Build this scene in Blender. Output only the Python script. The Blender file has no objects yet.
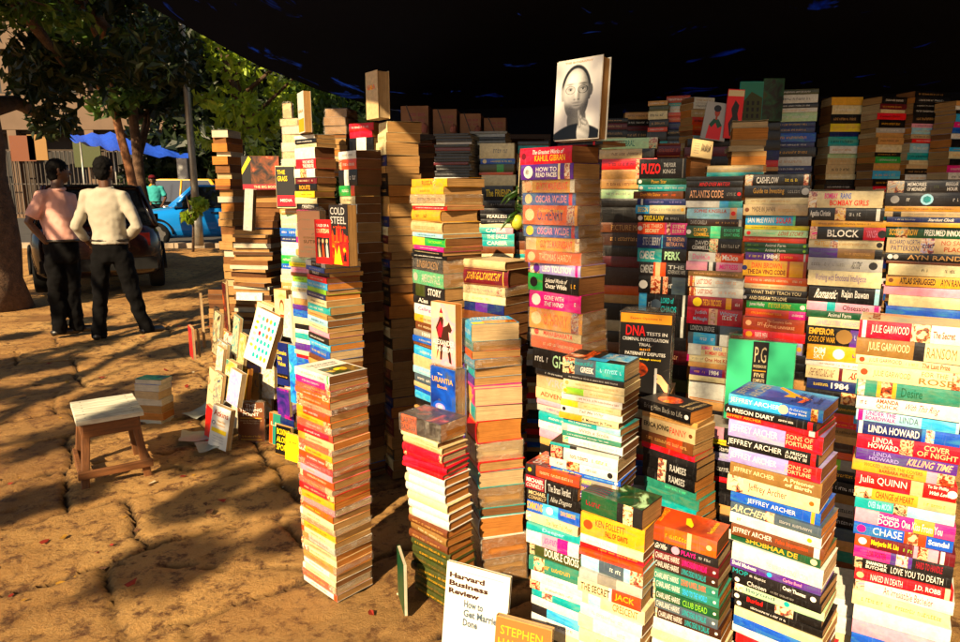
import bpy, math, random
import numpy as np
from mathutils import Vector, Matrix, noise
random.seed(11)
R = math.radians
scene = bpy.context.scene
col = scene.collection

# ------------------------------------------------------------------ camera
FPX, HY, CAM_H = 670.0, 195.0, 1.40
PITCH = math.atan((321 - HY) / FPX)
SP, CP = math.sin(PITCH), math.cos(PITCH)
cam = bpy.data.cameras.new('camera')
camo = bpy.data.objects.new('camera', cam); col.objects.link(camo)
camo.location = (0, 0, CAM_H); camo.rotation_euler = (math.pi/2 - PITCH, 0, 0)
cam.sensor_width = 36; cam.lens = FPX / 960 * 36; cam.clip_end = 600; cam.clip_start = 0.05
scene.camera = camo

def ray(px, py):                     # direction per metre of Y through a point of the view
    a = (px - 480) / FPX; b = (py - 321) / FPX
    Y = CP - b*SP; Z = -SP - b*CP
    return a/Y, Z/Y
def at(px, py, Y):
    rx, rz = ray(px, py)
    return Vector((rx*Y, Y, CAM_H + rz*Y))
def proj(X, Y, Z):
    dz = Z - CAM_H; d = Y*CP - dz*SP; v = Y*SP + dz*CP
    return 480 + FPX*X/d, 321 - FPX*v/d
def ground_y(py):
    return -CAM_H / ray(480, py)[1]

# ------------------------------------------------------------------ materials
def srgb(h):
    h = h.lstrip('#'); v = [int(h[i:i+2], 16)/255 for i in (0, 2, 4)]
    return tuple((c/12.92 if c <= .04045 else ((c+.055)/1.055)**2.4) for c in v) + (1,)
class NT:
    def __init__(s, name):
        s.m = bpy.data.materials.new(name); s.m.use_nodes = True
        s.t = s.m.node_tree; s.t.nodes.clear()
        s.out = s.n('ShaderNodeOutputMaterial')
    def n(s, typ, **kw):
        x = s.t.nodes.new(typ)
        for k, v in kw.items():
            if k.startswith('i_'):
                x.inputs[k[2:].replace('_', ' ')].default_value = v
            else: setattr(x, k, v)
        return x
    def l(s, a, b): s.t.links.new(a, b)
    def ramp(s, fac, stops, interp='LINEAR'):
        r = s.n('ShaderNodeValToRGB'); r.color_ramp.interpolation = interp
        e = r.color_ramp.elements
        e[0].position, e[0].color = stops[0]; e[1].position, e[1].color = stops[-1]
        for p, c in stops[1:-1]:
            k = e.new(p); k.color = c
        s.l(fac, r.inputs[0]); return r.outputs[0]
    def mix(s, f, a, b, mode='MIX'):
        m = s.n('ShaderNodeMix', data_type='RGBA', blend_type=mode)
        for k, v in ((0, f), (6, a), (7, b)):
            if hasattr(v, 'links') or hasattr(v, 'is_linked'): s.l(v, m.inputs[k])
            else: m.inputs[k].default_value = v
        return m.outputs[2]
    def noise(s, scale, detail=4, rough=.55, vec=None, dist=0):
        n = s.n('ShaderNodeTexNoise'); n.inputs['Scale'].default_value = scale
        n.inputs['Detail'].default_value = detail; n.inputs['Roughness'].default_value = rough
        n.inputs['Distortion'].default_value = dist
        if vec is not None: s.l(vec, n.inputs['Vector'])
        return n.outputs[0]
    def obj(s, rnd=True, scale=(1, 1, 1)):
        tc = s.n('ShaderNodeTexCoord'); mp = s.n('ShaderNodeMapping'); mp.inputs['Scale'].default_value = scale
        s.l(tc.outputs['Object'], mp.inputs[0])
        if rnd:
            oi = s.n('ShaderNodeObjectInfo'); k = s.n('ShaderNodeMath', operation='MULTIPLY'); k.inputs[1].default_value = 37
            s.l(oi.outputs['Random'], k.inputs[0]); s.l(k.outputs[0], mp.inputs['Location'])
        return mp.outputs[0]
    def bump(s, h, st=.3, d=.002):
        b = s.n('ShaderNodeBump'); b.inputs['Strength'].default_value = st; b.inputs['Distance'].default_value = d
        s.l(h, b.inputs['Height']); return b.outputs[0]
    def pbr(s, colour, rough=.6, normal=None, metal=0, spec=.5, coat=0, **kw):
        p = s.n('ShaderNodeBsdfPrincipled')
        if hasattr(colour, 'is_linked'): s.l(colour, p.inputs['Base Color'])
        else: p.inputs['Base Color'].default_value = colour
        if hasattr(rough, 'is_linked'): s.l(rough, p.inputs['Roughness'])
        else: p.inputs['Roughness'].default_value = rough
        p.inputs['Metallic'].default_value = metal; p.inputs['Specular IOR Level'].default_value = spec
        p.inputs['Coat Weight'].default_value = coat
        if normal is not None: s.l(normal, p.inputs['Normal'])
        s.l(p.outputs[0], s.out.inputs[0]); return p

PAL = dict(white='f6f2ea', cream='efe0bd', tan='c79a5e', beige='d9c39c', grey='8f8a82', silver='b5b3ae', black='131113', charcoal='2b282a',
  navy='16235e', blue='1b55b5', sky='3fa8dc', paleblue='9fcbdc', teal='149a9c', mint='52d49b', green='179a48', darkgreen='0e4a2c', olive='3c431c',
  lime='8dc63f', yellow='f5cf2a', gold='d8a436', amber='f0a32a', orange='f0641c', rust='a8441c', brown='6b3e1e', darkbrown='33190e', red='dd1f1f',
  crimson='c4122e', maroon='5e0f1c', pink='f0a0b4', magenta='de1f86', lilac='a79ad0', purple='5a2a86', bronze='8a6a3a', palegreen='b9dcae',
  seagreen='2f7d6b', slate='4c5a66', flame='e8501a', peach='f3b98c', wine='8c1a2c')
WORD = dict(paleblue='pale blue', darkgreen='dark green', darkbrown='dark brown', palegreen='pale green', seagreen='sea green', flame='flame orange',
  sky='sky blue', mint='mint green', lime='lime green', amber='amber yellow', rust='rust brown', wine='wine red', gold='golden', slate='slate grey')
def _sat(h, k=1.22):
    v = [int(h[i:i+2], 16) for i in (0, 2, 4)]; m = sum(v)/3
    return ''.join('%02x' % max(0, min(255, round(m+(x-m)*k))) for x in v)
PAL = {k: (_sat(h) if k not in ('white', 'cream', 'black') else h) for k, h in PAL.items()}
PAL['cream'] = 'ead49f'; PAL['beige'] = 'd2b682'; PAL['black'] = '0b090a'; PAL['charcoal'] = '1c191b'; PAL['white'] = 'ebe5d8'
_m = {}
def cover_mat(c):
    k = 'printed_' + c
    if k in _m: return _m[k]
    n = NT(k); v = n.obj()
    base = srgb(PAL[c])
    sc = n.noise(60, 6, .7, v)
    wear = n.ramp(n.noise(140, 5, .75, v), [(.55, (0, 0, 0, 1)), (.72, (1, 1, 1, 1))])
    lo = tuple(x*.72 for x in base[:3]) + (1,); hi = tuple(min(.88, x*1.12+.003) for x in base[:3]) + (1,)
    cc = n.mix(n.ramp(sc, [(.3, (0, 0, 0, 1)), (.7, (1, 1, 1, 1))]), lo, hi)
    if c not in ('white', 'black', 'charcoal', 'cream'):
        m_ = sum(base[:3])/3; alt = (min(.85, base[0]*.6+base[1]*.5+.02), min(.85, base[1]*.6+base[2]*.5+.015), min(.85, base[2]*.6+base[0]*.10+.01), 1)
        g_ = n.ramp(n.noise(26, 5, .65, n.obj(True, (.5, 1, 2)), .8), [(.48, (0, 0, 0, 1)), (.64, (.5, .5, .5, 1))]); cc = n.mix(g_, cc, alt)
    wf = n.n('ShaderNodeMath', operation='MULTIPLY'); n.l(wear, wf.inputs[0]); wf.inputs[1].default_value = .22
    cc = n.mix(wf.outputs[0], cc, tuple(min(.8, x*.7+.10) for x in base[:3]) + (1,))
    crv = n.obj(True, (420, 9, 14)); cr = n.ramp(n.noise(1.0, 2, .5, crv), [(.64, (0, 0, 0, 1)), (.70, (1, 1, 1, 1))])
    cf = n.n('ShaderNodeMath', operation='MULTIPLY'); n.l(cr, cf.inputs[0]); cf.inputs[1].default_value = .30
    cc = n.mix(cf.outputs[0], cc, tuple(min(.8, x*.6+.16) for x in base[:3]) + (1,))
    n.pbr(cc, .36, n.bump(n.noise(90, 3, .5, v), .3, .002), spec=.4, coat=.06)
    _m[k] = n.m; return n.m
def paper_mat(tone):
    k = 'page_edges_' + tone
    if k in _m: return _m[k]
    c = dict(white=(.62, .53, .38, 1), cream=(.55, .38, .19, 1), tan=(.42, .225, .075, 1), brown=(.22, .09, .028, 1), orange=(.52, .19, .035, 1), dark=(.115, .045, .016, 1))[tone]
    n = NT(k); v = n.obj(True, (6, 6, 900)); v2 = n.obj(True)
    ln = n.noise(1.0, 3, .7, v)
    lo = tuple(x*.5 for x in c[:3]) + (1,); hi = tuple(min(.8, x*1.2) for x in c[:3]) + (1,)
    cc = n.mix(n.ramp(ln, [(.32, (0, 0, 0, 1)), (.62, (1, 1, 1, 1))]), lo, hi)
    st = n.ramp(n.noise(18, 4, .6, v2), [(.42, (0, 0, 0, 1)), (.75, (1, 1, 1, 1))])
    f = n.n('ShaderNodeMath', operation='MULTIPLY'); n.l(st, f.inputs[0]); f.inputs[1].default_value = .45
    cc = n.mix(f.outputs[0], cc, tuple(x*.45 for x in c[:3]) + (1,))
    n.pbr(cc, .85, n.bump(ln, .7, .0012), spec=.2)
    _m[k] = n.m; return n.m
def ink(c):
    k = 'ink_' + c
    if k in _m: return _m[k]
    n = NT(k); n.pbr(srgb(PAL[c]), .4); _m[k] = n.m; return n.m
def art_mat(name, stops, scale=14, dist=1.2, bands=None):
    k = 'picture_' + name
    if k in _m: return _m[k]
    n = NT(k); v = n.obj(False)
    f = n.noise(scale, 5, .55, v, dist)
    cc = n.ramp(f, [(p, srgb(PAL[c])) for p, c in stops])
    f2 = n.ramp(n.noise(scale*4, 4, .6, v), [(.45, (0, 0, 0, 1)), (.62, (1, 1, 1, 1))])
    g = n.n('ShaderNodeMath', operation='MULTIPLY'); n.l(f2, g.inputs[0]); g.inputs[1].default_value = .3
    cc = n.mix(g.outputs[0], cc, srgb(PAL[stops[0][1]]))
    n.pbr(cc, .3, n.bump(n.noise(70, 3, .5, v), .2, .001), coat=.3)
    _m[k] = n.m; return n.m
def wrap_mat():
    if 'wrap' in _m: return _m['wrap']
    n = NT('clear_plastic_wrap'); v = n.obj()
    cr = n.noise(45, 6, .7, v, 1.5)
    bp = n.bump(cr, 1.0, .012)
    g = n.n('ShaderNodeBsdfGlossy'); g.inputs['Roughness'].default_value = .16; g.inputs['Color'].default_value = (1, .97, .92, 1); n.l(bp, g.inputs['Normal'])
    d = n.n('ShaderNodeBsdfDiffuse'); d.inputs['Color'].default_value = (.75, .68, .58, 1); n.l(bp, d.inputs['Normal'])
    t = n.n('ShaderNodeBsdfTransparent'); t.inputs[0].default_value = (.93, .9, .86, 1)
    lw = n.n('ShaderNodeLayerWeight'); lw.inputs['Blend'].default_value = .22; n.l(bp, lw.inputs['Normal'])
    f = n.n('ShaderNodeMath', operation='MULTIPLY_ADD'); n.l(lw.outputs['Facing'], f.inputs[0]); f.inputs[1].default_value = .55; f.inputs[2].default_value = .06
    a = n.n('ShaderNodeMixShader'); n.l(f.outputs[0], a.inputs[0]); n.l(t.outputs[0], a.inputs[1]); n.l(g.outputs[0], a.inputs[2])
    fd = n.ramp(cr, [(.5, (.03, .03, .03, 1)), (.68, (.28, .28, .28, 1))])
    b = n.n('ShaderNodeMixShader'); n.l(fd, b.inputs[0]); n.l(a.outputs[0], b.inputs[1]); n.l(d.outputs[0], b.inputs[2])
    n.l(b.outputs[0], n.out.inputs[0]); _m['wrap'] = n.m; return n.m
def plain(name, c, rough=.6, metal=0, var=.25, scale=8, bump=.3, bd=.003, spec=.5, coat=0):
    if name in _m: return _m[name]
    n = NT(name); v = n.obj()
    if isinstance(c, str): c = srgb(c)
    lo = tuple(x*(1-var) for x in c[:3]) + (1,); hi = tuple(min(.9, x*(1+var)) for x in c[:3]) + (1,)
    cc = n.mix(n.ramp(n.noise(scale, 6, .65, v), [(.3, (0, 0, 0, 1)), (.7, (1, 1, 1, 1))]), lo, hi)
    n.pbr(cc, rough, n.bump(n.noise(scale*4, 5, .6, v), bump, bd), metal=metal, spec=spec, coat=coat)
    _m[name] = n.m; return n.m
def wood_mat(name, c, axis=(2, 40, 40)):
    if name in _m: return _m[name]
    n = NT(name); v = n.obj(True, axis); c = srgb(c)
    g = n.noise(1.6, 6, .7, v, .6); g2 = n.noise(5, 4, .6, n.obj(True))
    cc = n.mix(n.ramp(g, [(.35, (0, 0, 0, 1)), (.65, (1, 1, 1, 1))]), tuple(x*.5 for x in c[:3]) + (1,), tuple(min(.85, x*1.2) for x in c[:3]) + (1,))
    cc = n.mix(n.ramp(g2, [(.5, (0, 0, 0, 1)), (.75, (.5, .5, .5, 1))]), cc, (.06, .035, .02, 1))
    n.pbr(cc, .7, n.bump(g, .6, .002)); _m[name] = n.m; return n.m

# ------------------------------------------------------------------ mesh collector
class MB:
    def __init__(s): s.v = []; s.f = []; s.mi = []; s.mats = []; s.smooth = False
    def slot(s, m):
        if m not in s.mats: s.mats.append(m)
        return s.mats.index(m)
    def add(s, vs, fs, m, M=None):
        b = len(s.v); k = s.slot(m)
        s.v.extend([tuple(M @ Vector(p)) if M is not None else tuple(p) for p in vs])
        for f in fs: s.f.append(tuple(i+b for i in f)); s.mi.append(k)
    def box(s, x0, x1, y0, y1, z0, z1, m, M=None):
        vs = [(x, y, z) for z in (z0, z1) for y in (y0, y1) for x in (x0, x1)]
        s.add(vs, [(0, 2, 3, 1), (4, 5, 7, 6), (0, 1, 5, 4), (2, 6, 7, 3), (0, 4, 6, 2), (1, 3, 7, 5)], m, M)
    def loft(s, rings, m, caps=True, M=None):
        n = len(rings[0]); vs = [p for r in rings for p in r]; fs = []
        for i in range(len(rings)-1):
            for j in range(n):
                a = i*n+j; b = i*n+(j+1) % n
                fs.append((a, b, b+n, a+n))
        if caps:
            fs.append(tuple(range(n-1, -1, -1))); k = (len(rings)-1)*n; fs.append(tuple(range(k, k+n)))
        s.add(vs, fs, m, M)
    def tube(s, pts, rad, m, n=10, flat=1.0, M=None):
        pts = [Vector(p) for p in pts]
        if not hasattr(rad, '__len__'): rad = [rad]*len(pts)
        rings = []; ref = Vector((0, 0, 1))
        for i, p in enumerate(pts):
            t = (pts[min(i+1, len(pts)-1)] - pts[max(i-1, 0)])
            t = t.normalized() if t.length > 1e-9 else Vector((0, 0, 1))
            if i == 0:
                ref = Vector((1, 0, 0)) if abs(t.x) < .9 else Vector((0, 1, 0))
            a = (ref - t*ref.dot(t)).normalized(); ref = a; b = t.cross(a)
            rings.append([p + a*math.cos(2*math.pi*k/n)*rad[i] + b*math.sin(2*math.pi*k/n)*rad[i]*flat for k in range(n)])
        s.loft(rings, m, True, M)
    def build(s, name, parent=None, smooth=False, M=None):
        me = bpy.data.meshes.new(name); me.from_pydata(s.v, [], s.f)
        for m in s.mats: me.materials.append(m)
        me.polygons.foreach_set('material_index', s.mi)
        if smooth or s.smooth: me.polygons.foreach_set('use_smooth', [True]*len(s.f))
        me.update()
        o = bpy.data.objects.new(name, me); col.objects.link(o)
        if parent is not None: o.parent = parent
        if M is not None: o.matrix_world = M
        return o
    def merge(s, o, M):
        b = len(s.v); s.v.extend([tuple(M @ Vector(p)) for p in o.v])
        mp = [s.slot(m) for m in o.mats]
        s.f.extend([tuple(i+b for i in f) for f in o.f]); s.mi.extend([mp[k] for k in o.mi])
def empty(name, M=None, loc=None, rz=0):
    o = bpy.data.objects.new(name, None); col.objects.link(o); o.empty_display_size = .05
    if M is not None: o.matrix_world = M
    elif loc is not None: o.location = loc; o.rotation_euler = (0, 0, rz)
    return o
def tag(o, label=None, cat=None, group=None, kind=None):
    if label: o['label'] = label
    if cat: o['category'] = cat
    if group: o['group'] = group
    if kind: o['kind'] = kind
    return o

_g = {}
def glyphs(text, bold=.012):
    k = (text, bold)
    if k in _g: return _g[k]
    cu = bpy.data.curves.new('t', 'FONT'); cu.body = text; cu.resolution_u = 2; cu.offset = bold
    o = bpy.data.objects.new('t', cu); col.objects.link(o)
    dg = bpy.context.evaluated_depsgraph_get(); me = o.evaluated_get(dg).to_mesh()
    v = [(p.co.x, p.co.y) for p in me.vertices]; f = [tuple(p.vertices) for p in me.polygons]
    bpy.data.objects.remove(o); bpy.data.curves.remove(cu)
    if not v: _g[k] = ([], [], 1); return _g[k]
    x0 = min(a for a, b in v); x1 = max(a for a, b in v); y0 = min(b for a, b in v); y1 = max(b for a, b in v)
    _g[k] = ([((a-x0)/(x1-x0+1e-9), (b-y0)/(y1-y0+1e-9)) for a, b in v], f, (x1-x0)/(y1-y0+1e-9)); return _g[k]
# text laid in a rectangle; fn(s,t) -> point, s,t are metres in the face
def put_text(mb, text, s0, s1, t0, t1, mat, fn, fit=False, bold=None, maxasp=None):
    q_ = sum(ord(c_) for c_ in text); bold = (.0, .014, .03, .018)[q_ % 4] if bold is None else bold
    v, f, asp = glyphs(text, bold)
    sh_ = .3 if (q_ % 7 == 3 and len(text) > 5) else 0
    if not v: return
    if fit:
        w = s1-s0; h = t1-t0
        if w/h > asp*1.7:
            c = (s0+s1)/2; w2 = h*asp*1.7; s0, s1 = c-w2/2, c+w2/2
    mb.add([fn(s0+a*(s1-s0)+sh_*(b-.5)*(t1-t0), t0+b*(t1-t0)) for a, b in v], f, mat)
# ------------------------------------------------------------------ books
STAT = dict(n=0)
LEFTOVER = MB()            # countless further volumes
PEND = []                  # candidate books: (area, build function arguments)
def make_cover(L, W, T, c, bands, items, hard, top=None, bottom=None, curl=0):
    """local frame: x along the spine, y from spine to fore-edge, z thickness"""
    mb = MB(); th = .0022 if hard else .0006
    bul = min(.006, T*.16) if hard else min(.0016, T*.05)
    N = 5; outer = [(W, T), (bul+.003, T)]; inner = [(W, T-th), (th+bul+.003, T-th)]
    def prof(z): 
        q = (z/T)*2-1
        return bul*(abs(q)**2.4)
    for k in range(N+1):
        z = T*(1-k/N); outer.append((prof(z), z)); inner.append((prof(z)+th+.0005, min(max(z, th), T-th)))
    outer += [(bul+.003, 0), (W, 0)]; inner += [(th+bul+.003, th), (W, th)]
    cuts = sorted({0.0, 1.0} | {b[0] for b in bands} | {b[1] for b in bands})
    if len(cuts) < 4: cuts = sorted(set(cuts) | {.33, .66})
    if curl: cuts = sorted(set(cuts) | {.12, .88})
    n = len(outer)
    cm = cover_mat(c); tm = top or cm
    rows = []
    for x in cuts:
        cu_ = curl*(abs(x*2-1)**1.5*.6+.4)
        rows.append([(x*L, y, z+(cu_ if y > W*.9 and z > T*.5 else 0)) for y, z in outer] + [(x*L, y, z+(cu_ if y > W*.9 and z > T*.5 else 0)) for y, z in inner])
    vs = [p for r in rows for p in r]; m2 = 2*n
    for i in range(len(cuts)-1):
        xm = (cuts[i]+cuts[i+1])/2; bm = cm
        for b in bands:
            if b[0] <= xm <= b[1]: bm = cover_mat(b[2]) if not (.06 <= b[1]-b[0] <= .2 and int(b[0]*100+T*1e5) % 3) else art_mat('spine_'+b[2], [(.36, b[2]), (.48, 'cream'), (.56, 'rust'), (.68, 'black')], 75)
        groups = {}
        for j in range(n-1):
            a = i*m2+j; q = (a+m2, a+m2+1, a+1, a)
            mt = tm if j < 1 else (bm if 1 <= j < n-2 else (bottom or cm))
            groups.setdefault(mt, []).append(q)
            a = i*m2+n+j; groups.setdefault(cm, []).append((a, a+1, a+m2+1, a+m2))
        a = i*m2; groups.setdefault(cm, []).append((a, a+n, a+m2+n, a+m2)); a = i*m2+n-1
        groups[cm].append((a+m2, a+m2+n, a+n, a))
        for mt, fs in groups.items():
            used = sorted({k for f in fs for k in f}); mp = {k: q for q, k in enumerate(used)}
            mb.add([vs[k] for k in used], [tuple(mp[k] for k in f) for f in fs], mt)
    for i, fl in ((0, False), (len(cuts)-1, True)):
        fs = []
        for j in range(n-1):
            q = (j, j+1, n+j+1, n+j); fs.append(q if not fl else q[::-1])
        mb.add(rows[i], fs, cm)
    for it in items:
        kind = it[0]
        if kind == 't':
            _, x0, x1, zc, h, cc, txt = it
            fn = lambda s, t: (s, prof(min(max(t, 0), T)) - .00035, t)
            put_text(mb, txt, x0*L, x1*L, (zc-h/2)*T, (zc+h/2)*T, ink(cc), fn, True)
        elif kind == 'g':
            _, x0, x1, zc, h, cc = it
            x = x0*L; r = random.Random(int(x0*1e4)+int(T*1e6))
            while x < x1*L:
                w = r.uniform(.30, .62)*T*h
                if r.random() > .16:
                    z0 = (zc-h/2)*T; z1 = z0 + T*h*r.uniform(.75, 1)
                    y = prof(T/2)-.0003
                    g = w*.3
                    mb.add([(x, y, z0), (x+g, y, z0), (x+g, y, z1), (x, y, z1)], [(0, 1, 2, 3)], ink(cc))
                    if r.random() < .7: mb.add([(x, y, z1-T*h*.25), (x+w*.75, y, z1-T*h*.25), (x+w*.75, y, z1), (x, y, z1)], [(0, 1, 2, 3)], ink(cc))
                    if r.random() < .6: mb.add([(x, y, z0), (x+w*.75, y, z0), (x+w*.75, y, z0+T*h*.25), (x, y, z0+T*h*.25)], [(0, 1, 2, 3)], ink(cc))
                x += w*1.05
        elif kind == 'o':       # round badge on the spine
            _, xc, rr, cc = it
            y = prof(T/2)-.0003; rr = rr*T
            mb.add([(xc*L+rr*math.cos(a*math.pi/6), y-.00005*(a % 2), T/2+rr*math.sin(a*math.pi/6)) for a in range(12)], [tuple(range(12))], ink(cc))
    return mb
def make_pages(L, W, T, tone, hard, seed):
    r = random.Random(seed); mb = MB(); th = .0024 if hard else .0008
    i = .003 if hard else .0006; y0 = .004; n = max(3, min(9, int(T/.004)))
    m = paper_mat(tone); zs = [th + (T-2*th)*k/n for k in range(n+1)]
    bow = .003 if hard else .0
    jit = [(r.uniform(-.0005, .0008), r.uniform(-.0005, .0008), r.uniform(-.0006, .0009)) for _ in range(n)]
    for k in range(n):
        a, b, c = jit[k]; q = ((k+.5)/n*2-1)
        wv = W - (i*.9 if hard else .0004) - bow*(1-q*q) - abs(c)
        mb.box(i+abs(a), L-i-abs(b), y0, wv, zs[k], zs[k+1]-.00005, m)
    return mb
def make_wrap(L, W, T, seed):
    r = random.Random(seed); mb = MB(); g = .0025; nx, nt = 8, 6
    rings = []
    def ring(x, gy, gz, jj):
        P = []
        for (y, z) in ((-gy, -gz*.2), (W*.33, -gz*.2), (W*.66, -gz*.2), (W+gy, -gz*.2), (W+gy*1.1, T*.5), (W+gy, T+gz), (W*.66, T+gz), (W*.33, T+gz), (-gy, T+gz), (-gy*1.1, T*.5)):
            P.append((x+r.uniform(-1, 1)*jj, y+r.uniform(-1, 1)*jj, z+r.uniform(-.3, .6)*jj))
        return P
    e = .014
    def pinch(x, k):
        P = []
        for (y, z) in ((0, 0), (W*.33, 0), (W*.66, 0), (W, 0), (W, T*.5), (W, T), (W*.66, T), (W*.33, T), (0, T), (0, T*.5)):
            P.append((x+r.uniform(-.005, .005), W/2+(y-W/2)*k, T/2+(z-T/2)*.25+r.uniform(-.002, .002)))
        return P
    rings.append(pinch(-e, .75)); rings.append(ring(-.002, g, .0009, .0006))
    for k in range(1, nx): rings.append(ring(L*k/nx, g, .0009, .0009))
    rings.append(ring(L+.002, g, .0009, .0006)); rings.append(pinch(L+e, .75))
    mb.loft(rings, wrap_mat(), False)
    return mb
def ordn(i, n):
    names = 'topmost second third fourth fifth sixth seventh eighth ninth tenth eleventh twelfth thirteenth fourteenth fifteenth sixteenth seventeenth eighteenth nineteenth twentieth twenty-first twenty-second twenty-third twenty-fourth twenty-fifth twenty-sixth twenty-seventh twenty-eighth twenty-ninth thirtieth thirty-first thirty-second thirty-third thirty-fourth thirty-fifth thirty-sixth'.split()
    return 'topmost of' if i == 0 else names[min(i, 35)] + ' down in'

def emit_book(d, individual):
    L, W, T = d['L'], d['W'], d['T']
    cov = make_cover(L, W, T, d['c'], d['bands'], d['items'], d['hard'], d.get('top'), None, d.get('curl', 0))
    if d.get('topart'): d['topart'](cov, L, W, T)
    pg = make_pages(L, W, T, d['tone'], d['hard'], d['seed'])
    if individual:
        e = empty('hardback_book' if d['hard'] else 'paperback_book', M=d['M'])
        tag(e, d['label'], 'book', d['group'])
        cov.build('cover', e); pg.build('page_block', e)
        if d['wrap']: make_wrap(L, W, T, d['seed']).build('plastic_wrap', e)
        if d['extra']: d['extra'](e, L, W, T)
    else:
        LEFTOVER.merge(cov, d['M']); LEFTOVER.merge(pg, d['M'])
        if d['wrap']: LEFTOVER.merge(make_wrap(L, W, T, d['seed']), d['M'])

def parse(s):
    segs = s.split('|'); h = segs[0].split(); T = float(h[0]); c = h[1]
    o = dict(T=T, c=c, hard=False, wrap=False, tone=None, bands=[], items=[], dx=None, word=None)
    for k in h[2:]:
        if k == 'h': o['hard'] = True
        elif k == 'w': o['wrap'] = True
        elif k[0] == 'p': o['tone'] = k[1:]
        elif k[0] == 'x': o['dx'] = float(k[1:])
    for q in segs[1:]:
        a = q.split()
        if a[0] == 'b': o['bands'].append((float(a[1]), float(a[2]), a[3]))
        elif a[0] == 'T': o['items'].append(('t', float(a[1]), float(a[2]), .5, .58, a[3], ' '.join(a[4:])))
        elif a[0] == 't': o['items'].append(('t', float(a[1]), float(a[2]), float(a[3]), float(a[4]), a[5], ' '.join(a[6:])))
        elif a[0] == 'g': o['items'].append(('g', float(a[1]), float(a[2]), .5, .27, a[3]))
        elif a[0] == 'o': o['items'].append(('o', float(a[1]), float(a[2]), a[3]))
    return o
def solve_stack(C, ax, bx, L, W, yaw):
    rx, rz = ray(*C); Ys = np.arange(.8, 9, .005); best = None
    for yw in ([yaw] if yaw is not None else np.arange(0, 80, .5)):
        t = math.radians(yw)
        X = rx*Ys; z = CAM_H + rz*Ys; dz = z-CAM_H
        ay = Ys+math.sin(t)*L; e = 480+FPX*(X-math.cos(t)*L)/(ay*CP-dz*SP)-ax; e = e*e
        if yaw is None:
            by = Ys+math.cos(t)*W; q = 480+FPX*(X+math.sin(t)*W)/(by*CP-dz*SP)-bx; e = e+q*q
        k = int(np.argmin(e))
        if best is None or e[k] < best[0]: best = (e[k], Ys[k], yw)
    return best[1], best[2]
FOOT = []
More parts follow.
